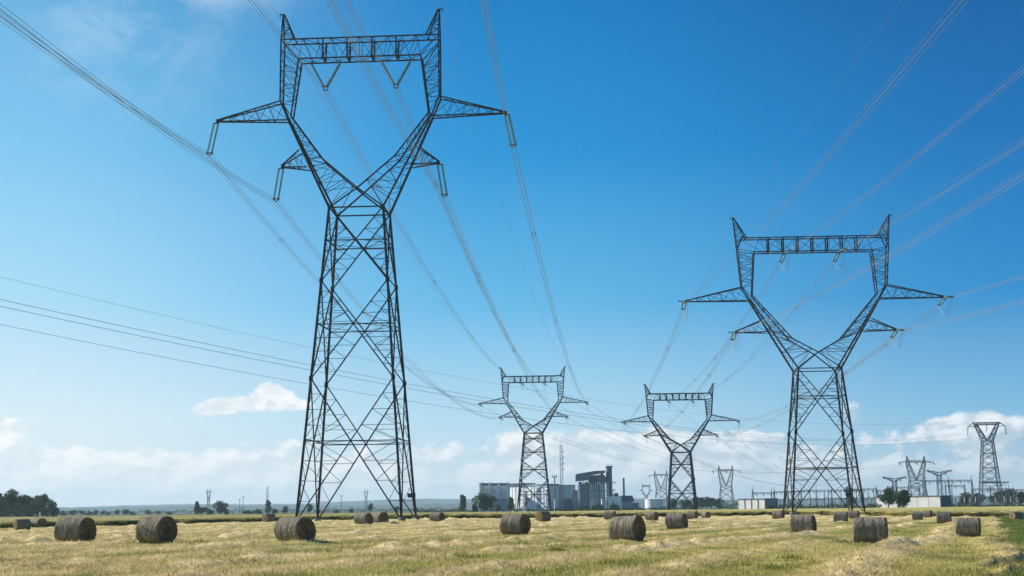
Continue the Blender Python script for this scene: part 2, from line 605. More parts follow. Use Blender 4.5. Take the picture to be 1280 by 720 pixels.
    for k in range(1, n):                                              # heavier cross frames in the beam
        xx = -P['beam_bx'] + 2 * P['beam_bx'] * k / n
        for sy in (-1, 1):
            mb.bar((xx, sy * ht, P['beam_b']), (xx, sy * ht, P['beam_t']), wb * (1.5 if style != 'hanging' else 1.2))
        mb.bar((xx, -ht, P['beam_b']), (xx, ht, P['beam_b']), wb * 1.6)
        mb.bar((xx, -ht, P['beam_b']), (xx, ht, P['beam_t']), ws)
    for s in (-1, 1):
        for sy in (-1, 1):
            mb.bar((s * P['beam_tx'], sy * ht, P['beam_t']), (s * P['col_t'][0], sy * ht, P['col_t'][1]), wb)
            mb.bar((s * P['beam_bx'], sy * ht, P['beam_b']), (s * P['col_t'][0], sy * ht, P['col_t'][1]), ws * 1.3)
    mb.build('crossbeam', st, root)

    # insulators; ends[] holds, in pylon space, where the near and far conductors take hold
    ends = []
    if style == 'hanging':
        for (x, z), lean in (((P['tip']), 0.9), ((P['ltip']), 0.7)):
            for s in (-1, 1):
                top, bot = Vector((s * (x + 0.05), 0, z - 0.35)), Vector((s * (x + lean), 0, z - 4.6))
                mb = MB()
                for d in (-0.32, 0.32):
                    string_mesh(mb, top + Vector((d, 0, 0)), bot + Vector((d, 0, 0)), 0.21)
                ins = mb.build('insulator_string', M['glass'], root, smooth=True)
                fb = MB()
                fb.bar(top + Vector((-0.45, 0, 0.05)), top + Vector((0.45, 0, 0.05)), 0.14)
                fb.bar(top, Vector((s * x, 0, z)), 0.14)
                fb.build('hanger', M['fitting'], ins)
                fb = MB()
                fb.bar(bot + Vector((-0.5, 0, -0.05)), bot + Vector((0.5, 0, -0.05)), 0.18)
                fb.bar(bot + Vector((-0.5, 0, -0.05)), bot + Vector((0, 0, -0.45)), 0.1)
                fb.bar(bot + Vector((0.5, 0, -0.05)), bot + Vector((0, 0, -0.45)), 0.1)
                fb.build('yoke', M['fitting'], ins)
                ends.append((('outer' if x > 15 else 'lower'), s, bot + Vector((0, 0, -0.4)), bot + Vector((0, 0, -0.4))))
        for s in (-1, 1):
            bot = Vector((s * 5.06, 0, 60.9))
            mb, fb, hangers = MB(), MB(), []
            for dx in (-2.0, 2.05):
                top = Vector((bot.x + dx, 0, P['beam_b'] - 0.55))
                for dy in (-0.28, 0.28):
                    string_mesh(mb, top + Vector((0, dy, 0)), bot + Vector((0.28 * (1 if dx > 0 else -1), dy, 0.3)), 0.19)
                hangers.append(top)
            ins = mb.build('insulator_string', M['glass'], root, smooth=True)
            for top in hangers:
                hb_ = MB()
                hb_.bar(top + Vector((0, 0, -.05)), top + Vector((0, 0, 0.5)), 0.12)
                hb_.build('hanger', M['fitting'], ins)
            fb.bar(bot + Vector((-0.42, 0, 0.22)), bot + Vector((0.42, 0, 0.22)), 0.2)
            fb.bar(bot + Vector((-0.4, 0, 0.1)), bot + Vector((-0.25, 0, -0.3)), 0.1)
            fb.bar(bot + Vector((0.4, 0, 0.1)), bot + Vector((0.25, 0, -0.3)), 0.1)
            fb.bar(bot + Vector((-0.3, 0, -0.3)), bot + Vector((0.3, 0, -0.3)), 0.14)
            fb.build('yoke', M['fitting'], ins)
            ends.append(('beam', s, bot + Vector((0, 0, -0.25)), bot + Vector((0, 0, -0.25))))
    elif style == 'tension':
        near_d, far_d = wire_dirs                                      # directions in pylon space
        pts = [('outer', s, Vector((s * P['tip'][0], 0, P['tip'][1] - 0.1))) for s in (-1, 1)]
        pts += [('lower', s, Vector((s * P['ltip'][0], 0, P['ltip'][1] - 0.1))) for s in (-1, 1)]
        pts += [('beam', s, Vector((s * 5.0, 0, P['beam_b'] - 0.1))) for s in (-1, 1)]
        for kind, s, p in pts:
            e = []
            for d in (near_d, far_d):
                if kind == 'beam': st0 = p + Vector((0, math.copysign(ht, d.y), 0))
                else: st0 = p
                d = d.normalized()
                sidev = d.cross(Vector((0, 0, 1))).normalized() * 0.3
                q0, q1 = st0 + d * 0.5, st0 + d * 4.6
                mb, fb = MB(), MB()
                for w in (-1, 1):
                    string_mesh(mb, q0 + sidev * w, q1 + sidev * w, 0.145, 16)
                ins = mb.build('insulator_string', M['glass'], root, smooth=True)
                fb.bar(st0, q0, 0.12)
                fb.bar(q0 - sidev * 1.4, q0 + sidev * 1.4, 0.14)
                fb.build('hanger', M['fitting'], ins)
                fb = MB()
                fb.bar(q1 - sidev * 1.4, q1 + sidev * 1.4, 0.2)
                fb.bar(q1, q1 + d * 0.4, 0.12)
                fb.build('yoke', M['fitting'], ins)
                e.append(q1 + d * 0.4)
            jb = MB()                                                  # slack loop between the two strings
            for w in (-0.2, 0.2):
                L = []
                for k in range(17):
                    f = k / 16
                    q = e[0].lerp(e[1], f)
                    q.z = e[0].z * (1 - f) + e[1].z * f - 2.6 * 4 * f * (1 - f) * (0.75 + 0.25 * math.sin(math.pi * f))
                    q.x += w
                    L.append(q)
                jb.tube(L, 0.03, 4)
            jb.build('jumper_cable', M['wire'], root)
            ends.append((kind, s, e[0], e[1]))
    if detail:
        c = leg_pt(1, 1, 3.4)
        pb = MB()
        pb.box(c.x - 0.9, c.x + 0.25, c.y - 0.28, c.y - 0.2, 3.1, 3.7)
        pb.build('warning_plate', M['dark_plate'], root)
    for s in (-1, 1):
        h = Vector((s * (P['horn'][0] + 0.45), 0, P['horn'][1] - 0.5))
        ends.append(('peak', s, h, h))
    mw = Matrix.Translation(Vector(loc)) @ Matrix.Rotation(rz, 4, 'Z')
    return root, {(k, s): (mw @ a, mw @ b) for k, s, a, b in ends}


def gpt(x, y, dz=0.0):
    return Vector((x, y, float(ground_z(x, y)) + dz))


R1, R2 = -0.07, -0.05
down = Vector((0, 0, -1))
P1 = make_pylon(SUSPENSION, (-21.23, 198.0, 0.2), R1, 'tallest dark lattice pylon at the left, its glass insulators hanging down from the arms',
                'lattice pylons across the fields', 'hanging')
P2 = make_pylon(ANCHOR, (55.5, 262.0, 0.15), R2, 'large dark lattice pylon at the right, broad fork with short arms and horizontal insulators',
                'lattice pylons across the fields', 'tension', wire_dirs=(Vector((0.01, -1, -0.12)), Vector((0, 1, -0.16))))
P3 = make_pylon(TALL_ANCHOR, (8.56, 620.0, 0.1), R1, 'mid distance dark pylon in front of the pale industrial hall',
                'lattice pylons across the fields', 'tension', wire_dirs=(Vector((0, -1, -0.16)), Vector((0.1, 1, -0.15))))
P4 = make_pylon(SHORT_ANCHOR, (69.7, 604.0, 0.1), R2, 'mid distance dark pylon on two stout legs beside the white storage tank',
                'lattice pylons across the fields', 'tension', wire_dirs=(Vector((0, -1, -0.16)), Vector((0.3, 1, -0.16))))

# ------------------------------------------------------------------ conductors
POS = {('outer', -1): 'left outer arm', ('outer', 1): 'right outer arm', ('lower', -1): 'left lower arm', ('lower', 1): 'right lower arm',
       ('beam', -1): 'left half of the crossbeam', ('beam', 1): 'right half of the crossbeam', ('peak', -1): 'left peak', ('peak', 1): 'right peak'}


def bundle(pts, label, group, n=4, r=0.022, gap=0.25, spacers=(), name='conductor_bundle'):
    """sagging cable of n strands along pts"""
    pts = [Vector(p) for p in pts]
    if n == 1:
        mb = MB()
        mb.tube(pts, r, 4)
        return tag(mb.build('power_cable', M['wire']), label, 'cable', group)
    root = empty(name, pts[0])
    tag(root, label, 'cable', group)
    d = (pts[-1] - pts[0]).normalized()
    side = d.cross(Vector((0, 0, 1))).normalized()
    offs = [(-1, -1), (1, -1), (1, 1), (-1, 1)] if n == 4 else ([(-1, 0), (1, 0)] if n == 2 else [(-1, -.6), (1, -.6), (0, .9)])
    for a, b in offs:
        mb = MB()
        mb.tube([p - pts[0] + side * (a * gap) + Vector((0, 0, b * gap)) for p in pts], r, 4)
        mb.build('conductor', M['wire'], root)
    for f in spacers:
        p = pts[int(f * (len(pts) - 1))] - pts[0]
        mb = MB()
        q = [p + side * (a * gap) + Vector((0, 0, b * gap)) for a, b in offs]
        for k in range(len(q)):
            mb.bar(q[k], q[(k + 1) % len(q)], 0.05)
            mb.lathe([(0.05, -0.1), (0.05, 0.1)], 6, q[k], d)
        mb.build('spacer', M['fitting'], root)
    return root


def span(A, B, c, n=64):
    A, B = Vector(A), Vector(B)
    L = (B - A).length
    return [A.lerp(B, k / n) - Vector((0, 0, c * L * L * (k / n) * (1 - k / n))) for k in range(n + 1)]


def overhead(A, az, b, c, T, n=72):
    return [Vector((A.x - T * k / n * math.sin(az), A.y - T * k / n * math.cos(az), A.z + b * T * k / n + c * (T * k / n) ** 2)) for k in range(n + 1)]


for key in [(k, s) for k in ('outer', 'lower', 'beam') for s in (-1, 1)]:
    w = POS[key]
    bundle(overhead(P1[1][key][0], 0.034, -0.1056, 3.15e-4, 335), f'cable bundle from {w} of tallest pylon, running overhead to the viewer',
           'cable bundles overhead', 4, 0.024, 0.22, (0.33,) if key == ('outer', -1) else ())
    bundle(span(P1[1][key][1], P3[1][key][0], 1.8e-4), f'cable bundle from {w} of tallest pylon, sagging back to hall pylon',
           'cable bundles strung between pylons', 4, 0.028, 0.28, (0.12, 0.3, 0.5))
    bundle(overhead(P2[1][key][0], 0.0385, -0.0766, 1.24e-4, 420), f'cable bundle from {w} of large right pylon, running out upper right',
           'cable bundles overhead', 4, 0.0145, 0.18)
    bundle(span(P2[1][key][1], P4[1][key][0], 1.5e-4), f'cable bundle from {w} of large right pylon, back to tank pylon',
           'cable bundles strung between pylons', 4, 0.024, 0.26, (0.15, 0.4, 0.6))
for s in (-1, 1):
    w = POS[('peak', s)]
    k = ('peak', s)
    bundle(overhead(P1[1][k][0], 0.034, -0.09, 2.8e-4, 335), f'thin earth wire from {w} of tallest pylon, running overhead', 'earth wires', 1, 0.02)
    bundle(span(P1[1][k][1], P3[1][k][0], 1.6e-4), f'thin earth wire from {w} of tallest pylon, back to hall pylon', 'earth wires', 1, 0.024)
    bundle(overhead(P2[1][k][0], 0.0385, -0.07, 1.1e-4, 420), f'thin earth wire from {w} of large right pylon, running out upper right', 'earth wires', 1, 0.012)
    bundle(span(P2[1][k][1], P4[1][k][0], 1.4e-4), f'thin earth wire from {w} of large right pylon, back to tank pylon', 'earth wires', 1, 0.022)

# ------------------------------------------------------------------ air
def build_haze():
    mb = MB()
    mb.box(-5200, 5200, -420, 9600, -6, 125)
    m = bpy.data.materials.new('haze_air')
    m.use_nodes = True
    t = NT(m.node_tree)
    t.n.clear()
    out = t.new('ShaderNodeOutputMaterial')
    pv = t.new('ShaderNodeVolumePrincipled')
    pv.inputs['Color'].default_value = (0.62, 0.86, 1.0, 1)
    pv.inputs['Density'].default_value = HAZE_DENSITY
    pv.inputs['Anisotropy'].default_value = 0.2
    t.l.new(pv.outputs[0], out.inputs['Volume'])
    tag(mb.build('haze', m), 'pale haze of the morning air over the fields', 'haze', kind='stuff')


HAZE_DENSITY = 0.00010
build_haze()

# ------------------------------------------------------------------ land
FRONT_X = [-200, -120, -62, -46, -31, 0, 30, 53, 67, 84, 140, 220]
FRONT_Y = [110, 140, 175, 203, 230, 242, 262, 272, 240, 236, 232, 232]


def crop_front(x):
    return np.interp(x, FRONT_X, FRONT_Y)


C18, S18 = math.cos(R(18)), math.sin(R(18))


def row_coords(t):
    """nodes: coordinates across and along the mown rows"""
    g = t.new('ShaderNodeNewGeometry')
    s = t.new('ShaderNodeSeparateXYZ')
    t.l.new(g.outputs['Position'], s.inputs[0])
    x, y = s.outputs[0], s.outputs[1]
    u = t.math('SUBTRACT', t.math('MULTIPLY', x, C18), t.math('MULTIPLY', y, S18))
    v = t.math('ADD', t.math('MULTIPLY', x, S18), t.math('MULTIPLY', y, C18))
    return g, x, y, u, v


def field_color(t, u, v):
    rows = t.noise(t.comb(t.math('MULTIPLY', u, 0.50), t.math('MULTIPLY', v, 0.020), 1.3), 1.0, 5.0, 0.58, 0.2)
    patch = t.noise(t.comb(t.math('MULTIPLY', u, 0.10), t.math('MULTIPLY', v, 0.035), 5.1), 1.0, 4.0, 0.55)
    fine = t.noise(t.comb(u, t.math('MULTIPLY', v, 0.55), 9.0), 1.6, 5.0, 0.65)
    dry = t.new('ShaderNodeAttribute', attribute_name='dryness').outputs['Fac']
    a = t.math('ADD', t.math('MULTIPLY', rows, 0.40), t.math('ADD', t.math('MULTIPLY', patch, 0.22), t.math('MULTIPLY', fine, 0.16)))
    a = t.math('ADD', a, t.math('MULTIPLY', dry, 0.34))
    return t.ramp(a, [(0.33, FIELD_COLS[0]), (0.45, FIELD_COLS[1]), (0.57, FIELD_COLS[2]), (0.75, FIELD_COLS[3])])


FIELD_COLS = [(0.215, 0.205, 0.052), (0.375, 0.325, 0.105), (0.54, 0.44, 0.185), (0.74, 0.60, 0.34)]


def ground_material():
    m = bpy.data.materials.new('mown_meadow_ground')
    m.use_nodes = True
    t = NT(m.node_tree)
    b = t.n['Principled BSDF']
    b.inputs['Roughness'].default_value = 0.95
    b.inputs['Specular IOR Level'].default_value = 0.1
    g, x, y, u, v = row_coords(t)
    fc = field_color(t, u, v)
    at_ = t.new('ShaderNodeAttribute', attribute_name='past_edge')
    wob = t.math('MULTIPLY', t.math('SUBTRACT', t.noise(g.outputs['Position'], 1.1, 5.0), 0.5), 1.6)
    d = t.math('ADD', at_.outputs['Fac'], wob)
    gn = t.noise(g.outputs['Position'], 0.6, 6.0, 0.65)
    green = t.ramp(gn, [(0.3, (0.10, 0.12, 0.03)), (0.7, (0.22, 0.24, 0.075))])
    earth = t.ramp(gn, [(0.3, (0.10, 0.075, 0.038)), (0.7, (0.36, 0.28, 0.13))])
    c = t.mix(t.smooth(d, -0.5, 0.1), fc, earth)
    c = t.mix(t.smooth(d, 0.3, 0.9), c, green)
    far = t.smooth(y, 380, 520)
    c = t.mix(far, c, (0.10, 0.12, 0.05))
    t.l.new(c, b.inputs['Base Color'])
    bp = t.new('ShaderNodeBump')
    bp.inputs['Strength'].default_value = 0.9
    bp.inputs['Distance'].default_value = 0.12
    t.l.new(t.noise(t.comb(u, t.math('MULTIPLY', v, 0.6), 2.0), 2.6, 6.0, 0.7), bp.inputs['Height'])
    t.l.new(bp.outputs[0], b.inputs['Normal'])
    return m


rng = np.random.RandomState(11)
_ph = rng.uniform(0, 6.28, 40)


def swath(x, y):
    """0..1, raised swaths of left-over hay along the rows"""
    u = x * C18 - y * S18
    v = x * S18 + y * C18
    w = u + 0.35 * np.sin(v * 0.11 + _ph[0]) + 0.2 * np.sin(v * 0.31 + _ph[1])
    a = 0.5 + 0.5 * np.sin(w * 2 * np.pi / 4.4 + 0.6 * np.sin(v * 0.05))
    b = 0.5 + 0.5 * np.sin(w * 0.71 + _ph[2] + 0.8 * np.sin(v * 0.043 + _ph[3]))
    c = 0.5 + 0.5 * np.sin(v * 0.55 + _ph[4] + 2 * np.sin(u * 0.9)) * np.sin(v * 0.23 + _ph[5] + u)
    return np.clip(a ** 3 * (0.45 + 0.55 * b) * (0.55 + 0.45 * c) * 1.1, 0, 1)


_vn = rng.rand(256, 256)


def value_noise(x, y):
    xi, yi = np.floor(x).astype(int), np.floor(y).astype(int)
    fx, fy = x - xi, y - yi
    fx, fy = fx * fx * (3 - 2 * fx), fy * fy * (3 - 2 * fy)
    g = lambda a, b: _vn[a % 256, b % 256]
    return (g(xi, yi) * (1 - fx) + g(xi + 1, yi) * fx) * (1 - fy) + (g(xi, yi + 1) * (1 - fx) + g(xi + 1, yi + 1) * fx) * fy


def lumps(x, y):
    a = value_noise(x / 0.9, y / 1.1) * 0.65 + value_noise(x / 0.4 + 50, y / 0.5 + 9) * 0.35
    b = value_noise(x / 7.0 + 31, y / 9.0 + 7)
    return np.clip(a - 0.42, 0, 1) * (0.35 + 1.3 * np.clip(b - 0.25, 0, 1))


def dryness(x, y):
    return np.clip(swath(x, y) * (0.5 + value_noise(x / 1.3 + 5, y / 2.0 + 8)) + 0.45 * np.clip(value_noise(x / 9.0 + 77, y / 14.0) - 0.45, 0, 1) + 0.35 * np.clip((y - 170) / 60, 0, 1) * (y < 300), 0, 1)


def relief(x, y):
    n = 0
    for k in range(6):
        f = 0.35 * 1.75 ** k
        n = n + np.sin(x * f * math.cos(_ph[6 + k]) + y * f * math.sin(_ph[6 + k]) + _ph[14 + k]) * np.sin(y * f * 0.8 + _ph[22 + k]) / (k + 1.5)
    d = x - edge_x(y)
    ditch = (-0.30 * np.exp(-((d - 0.3) / 0.4) ** 2) + 0.10 * np.exp(-((d - 1.6) / 0.9) ** 2) + 0.10 * np.exp(-((d + 0.6) / 0.5) ** 2)) * (0.4 + 0.9 * value_noise(x / 3.0 + 3, y / 4.0)) + 0.35 * lumps(x + 40, y) * (d > 0.6)
    fade = np.clip((330 - y) / 60, 0, 1)
    return (0.035 * n + (0.14 * swath(x, y) + lumps(x, y) * (0.16 + 0.55 * swath(x, y))) * (d < -0.4) + ditch) * fade


def build_ground():
    th = np.concatenate([np.linspace(-math.pi, -0.62, 40)[:-1], np.linspace(-0.62, 0.62, 520), np.linspace(0.62, math.pi, 40)[1:-1]])
    r = np.concatenate([np.geomspace(1.5, 26, 12)[:-1], np.geomspace(26, 330, 420), np.geomspace(340, 12000, 44)])
    T, RR = np.meshgrid(th, r)
    x, y = RR * np.sin(T), RR * np.cos(T)
    z = ground_z(x, y) + relief(x, y) * (RR > 20)
    x, y = np.clip(x, -5150, 5150), np.clip(y, -400, 9500)
    nr, nt = x.shape
    v = np.stack([x, y, z], -1).reshape(-1, 3)
    v = np.vstack([v, [[0, 0, float(ground_z(0, 0))]]])
    i = np.arange(nr * nt).reshape(nr, nt)
    j = np.roll(i, -1, axis=1)
    q = np.stack([i[:-1], i[1:], j[1:], j[:-1]], -1).reshape(-1, 4)[:, ::-1]
    c = len(v) - 1
    faces = q.tolist() + [(int(i[0, k]), int(j[0, k]), c)[::-1] for k in range(nt)]
    me = bpy.data.meshes.new('ground')
    me.from_pydata(v.tolist(), [], faces)
    dr = me.attributes.new('dryness', 'FLOAT', 'POINT')
    dr.data.foreach_set('value', dryness(v[:, 0], v[:, 1]).astype(np.float32))
    past = me.attributes.new('past_edge', 'FLOAT', 'POINT')
    past.data.foreach_set('value', np.clip(v[:, 0] - edge_x(v[:, 1]), -50, 50).astype(np.float32))
    me.polygons.foreach_set('use_smooth', [True] * len(me.polygons))
    me.update()
    tag(link_mesh('ground', me, ground_material()), 'flat yellow green mown hay field running to the horizon', 'ground', kind='structure')


build_ground()


def blade_mesh(name, x, y, z, h, w, lean, mat, label, cat, droop=None):
    """one narrow triangle per blade"""
    n = len(x)
    a = rng.uniform(0, 2 * np.pi, n)
    b = rng.uniform(0, 2 * np.pi, n)
    dx, dy = np.cos(a) * w / 2, np.sin(a) * w / 2
    tx, ty = np.cos(b) * lean, np.sin(b) * lean
    v = np.empty((n, 3, 3), np.float32)
    v[:, 0] = np.stack([x - dx, y - dy, z - 0.02], -1)
    v[:, 1] = np.stack([x + dx, y + dy, z - 0.02], -1)
    v[:, 2] = np.stack([x + tx, y + ty, z + h], -1)
    me = bpy.data.meshes.new(name)
    me.vertices.add(n * 3)
    me.vertices.foreach_set('co', v.ravel())
    me.loops.add(n * 3)
    me.loops.foreach_set('vertex_index', np.arange(n * 3, dtype=np.int32))
    me.polygons.add(n)
    me.polygons.foreach_set('loop_start', np.arange(0, n * 3, 3, dtype=np.int32))
    me.update(calc_edges=True)
    dr = me.attributes.new('dryness', 'FLOAT', 'POINT')
    dr.data.foreach_set('value', np.repeat(dryness(x, y), 3).astype(np.float32))
    o = link_mesh(name, me, mat)
    tag(o, label, cat, kind='stuff')
    return o


def blade_material(name, base, gain=1.0, trans=0.35):
    m = bpy.data.materials.new(name)
    m.use_nodes = True
    t = NT(m.node_tree)
    t.n.clear()
    out = t.new('ShaderNodeOutputMaterial')
    g, x, y, u, v = row_coords(t)
    if base == 'field': c = field_color(t, u, v)
    else:
        n = t.noise(g.outputs['Position'], base[2], 4.0, 0.6)
        c = t.ramp(n, [(0.32, base[0]), (0.68, base[1])])
    rn = g.outputs['Random Per Island']
    f = t.math('ADD', t.math('MULTIPLY', rn, 0.75), 0.62)
    k = t.math('MULTIPLY', f, gain)
    c = t.mix(1.0, c, t.comb(k, k, k), 'MULTIPLY')
    d = t.new('ShaderNodeBsdfDiffuse')
    tr = t.new('ShaderNodeBsdfTranslucent')
    mx = t.new('ShaderNodeMixShader')
    t.l.new(c, d.inputs[0])
    t.l.new(c, tr.inputs[0])
    mx.inputs[0].default_value = trans
    t.l.new(d.outputs[0], mx.inputs[1])
    t.l.new(tr.outputs[0], mx.inputs[2])
    t.l.new(mx.outputs[0], out.inputs[0])
    return m


def scatter(n, y0, y1, half=0.46):
    y = np.exp(rng.uniform(math.log(y0), math.log(y1), n))
    x = y * rng.uniform(-half, half, n)
    return x, y


def grow_grass():
    x, y = scatter(300000, 25, 272)
    d = x - edge_x(y)
    ok = (d < 0.2 + rng.uniform(-.6, .4, len(x))) & (y < crop_front(x) + 1)
    x, y = x[ok], y[ok]
    n = len(x)
    z = ground_z(x, y) + relief(x, y)
    h = rng.uniform(0.03, 0.11, n) * (1 + 0.7 * (rng.rand(n) < 0.08))
    blade_mesh('stubble_grass', x, y, z, h, 0.014 + 0.00022 * y, rng.uniform(0.02, 0.14, n), blade_material('stubble', 'field', 1.05), 'short yellow green stubble left after mowing', 'grass')
    # loose hay lying on the swaths
    x, y = scatter(560000, 25, 250)
    s = swath(x, y)
    ok = (rng.rand(len(x)) < np.clip(s * 1.9 - 0.22, 0.012, 1)) & (x - edge_x(y) < -0.3) & (y < crop_front(x) - 1)
    x, y = x[ok], y[ok]
    n = len(x)
    z = ground_z(x, y) + relief(x, y)
    blade_mesh('loose_hay', x, y, z, rng.uniform(0.0, 0.16, n), 0.020 + 0.00026 * y, rng.uniform(0.08, 0.36, n),
               blade_material('dry_hay', ((0.42, 0.335, 0.165), (0.72, 0.60, 0.36), 0.7), 1.05, 0.3), 'pale loose hay lying in long swaths on the mown field', 'hay')
    # green tufts and weeds in the field
    cx, cy = scatter(110, 27, 160, 0.40)
    cx = np.concatenate([cx, [3.4, 3.0, 4.0, 4.6, 2.2, 8.5, -14.6, -14.0, 2.4]])
    cy = np.concatenate([cy, [40.0, 41.0, 40.5, 56, 58, 45, 66.5, 66.9, 57]])
    ok = cx < edge_x(cy) - 1.0
    cx, cy = cx[ok], cy[ok]
    X, Y, H = [], [], []
    for a, b in zip(cx, cy):
        k = rng.randint(30, 140)
        s = rng.uniform(0.12, 0.55)
        X.append(a + rng.randn(k) * s * 1.5)
        Y.append(b + rng.randn(k) * s)
        H.append(rng.uniform(0.05, 0.2, k) * rng.uniform(0.5, 1.2))
    X, Y, H = map(np.concatenate, (X, Y, H))
    blade_mesh('grass_tufts', X, Y, ground_z(X, Y) + relief(X, Y), H, 0.03 + 0.0002 * Y, H * rng.uniform(0.2, 0.8, len(X)),
               blade_material('green_tufts', ((0.12, 0.16, 0.03), (0.24, 0.25, 0.06), 0.5)), 'green weeds growing in tufts among the stubble', 'grass')
    # verge to the right of the field edge
    x, y = scatter(150000, 24, 235, 0.5)
    dx = rng.gamma(1.5, 3.0, len(x))
    y2 = y
    x = edge_x(y2) + 0.45 + dx
    ok = (x < 0.5 * y2) & (y2 < crop_front(x))
    x, y = x[ok], y2[ok]
    n = len(x)
    clump = 0.5 + 0.5 * np.sin(x * 1.7 + np.sin(y * 0.6) * 2) * np.sin(y * 0.45 + x * 0.3)
    z = ground_z(x, y) + relief(x, y)
    blade_mesh('verge_grass', x, y, z, rng.uniform(0.05, 0.22, n) * (0.3 + 1.2 * clump), 0.03 + 0.0003 * y, rng.uniform(0.03, 0.2, n),
               blade_material('lush_grass', ((0.085, 0.14, 0.03), (0.27, 0.32, 0.095), 0.55)), 'lush green grass on the verge at the right edge of the field', 'grass')
    # dead brown stems along the little ditch
    y = np.exp(rng.uniform(math.log(24), math.log(225), 6000))
    x = edge_x(y) + rng.randn(len(y)) * 0.26 + 0.1
    z = ground_z(x, y) + relief(x, y)
    blade_mesh('ditch_stems', x, y, z, rng.uniform(0.05, 0.26, len(x)), 0.018 + 0.00022 * y, rng.uniform(0.05, 0.3, len(x)),
               blade_material('dead_stems', ((0.14, 0.09, 0.035), (0.42, 0.32, 0.15), 1.2)), 'dry brown stems along the ditch at the edge of the field', 'grass')


grow_grass()


def build_crop():
    xs = np.arange(-215, 215.01, 0.5)
    depth = np.concatenate([[0, 0.25], np.geomspace(0.6, 260, 34)])
    X = np.repeat(xs[None], len(depth) + 1, 0)
    fr = crop_front(xs) + 0.5 * np.sin(xs * 0.9) + 0.35 * np.sin(xs * 2.3 + 1)
    Y = np.stack([fr] + [fr + d for d in depth])
    far = np.maximum(480.0, fr + 60)
    Y = np.minimum(Y, far)
    Z = ground_z(X, Y)
    hgt = 0.70 + 0.05 * rng.randn(*X.shape) + 0.05 * np.sin(X * 0.13) * np.sin(Y * 0.05)
    Z[1:] += hgt[1:]
    Z[1] -= 0.10
    Z[0] -= 0.05
    nr, nc = X.shape
    v = np.stack([X, Y, Z], -1).reshape(-1, 3)
    i = np.arange(nr * nc).reshape(nr, nc)
    q = np.stack([i[:-1, :-1], i[:-1, 1:], i[1:, 1:], i[1:, :-1]], -1).reshape(-1, 4)
    m = bpy.data.materials.new('standing_crop')
    m.use_nodes = True
    t = NT(m.node_tree)
    b = t.n['Principled BSDF']
    b.inputs['Roughness'].default_value = 0.9
    b.inputs['Specular IOR Level'].default_value = 0.1
    g = t.new('ShaderNodeNewGeometry')
    n = t.noise(g.outputs['Position'], 0.12, 6.0, 0.7)
    t.l.new(t.ramp(n, [(0.3, (0.28, 0.265, 0.08)), (0.7, (0.43, 0.37, 0.14))]), b.inputs['Base Color'])
    me = bpy.data.meshes.new('standing_crop')
    me.from_pydata(v.tolist(), [], q.tolist())
    me.update()
    mw = principled('shaded_crop_stems', (0.075, 0.070, 0.026), 0.95, 0, 0.4, 0.6, spec=0.1)  # brown-green stems, darkened further: shade of the front wall painted in
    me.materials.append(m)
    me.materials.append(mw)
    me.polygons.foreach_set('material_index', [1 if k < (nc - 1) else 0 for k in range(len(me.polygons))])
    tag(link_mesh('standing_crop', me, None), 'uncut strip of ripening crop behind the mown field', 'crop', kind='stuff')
    # stalks
    n = 90000
    x = rng.uniform(-110, 110, n)
    d = rng.exponential(1.6, n) * (rng.rand(n) < 0.6) + rng.uniform(0, 120, n) * (rng.rand(n) < 0.4)
    y = crop_front(x) + d + rng.uniform(-0.35, 0.2, n)
    z = ground_z(x, y)
    deep = d > 3
    h = rng.uniform(0.45, 0.92, n)
    z = z + np.where(deep, 0.55, rng.uniform(0.05, 0.42, n))
    h = np.where(deep, rng.uniform(0.12, 0.34, n), h * 0.6)
    blade_mesh('crop_stalks', x, y, z, h, np.full(n, 0.10), rng.uniform(0.03, 0.22, n),
               blade_material('crop_stalk', ((0.25, 0.235, 0.07), (0.46, 0.39, 0.15), 0.3), 1.0, 0.45), 'ripening stalks along the edge of the uncut crop', 'crop')


build_crop()

# distant wooded ridges
def build_hills():
    m = principled('wooded_ridge', (0.035, 0.055, 0.030), 0.95, 0, 0.5, 0.02, spec=0.1)
    for k, (y0, hh, ph) in enumerate(((5800, 36, 0.3), (8400, 66, 2.1))):
        xs = np.linspace(-4600, 4600, 1100)
        top = hh * (0.78 + 0.14 * np.sin(xs / 610 + ph) + 0.09 * np.sin(xs / 223 + 2 * ph)) + 1.2 * np.sin(xs / 31 + ph) * np.sin(xs / 57) + rng.rand(len(xs)) * 1.6
        rows = [(y0 - 260, 0.0), (y0 - 160, 0.55), (y0 - 60, 0.92), (y0, 1.0), (y0 + 220, 0.8), (y0 + 420, 0.0)]
        v, f = [], []
        for yy, g in rows:
            for x, z in zip(xs, top): v.append((x, yy + 25 * math.sin(x / 90), -0.4 + z * g + (rnd.random() * 1.5 if 0 < g < 1 else 0)))
        n = len(xs)
        for r in range(len(rows) - 1):
            for c in range(n - 1):
                a = r * n + c
                f.append((a, a + 1, a + n + 1, a + n))
        me = bpy.data.meshes.new('hills')
        me.from_pydata(v, [], f)
        me.update()
        tag(link_mesh('hills', me, m), ('low wooded ridge fading blue on the left horizon', 'farthest hazy ridge along the horizon')[k], 'hills', kind='structure')


build_hills()

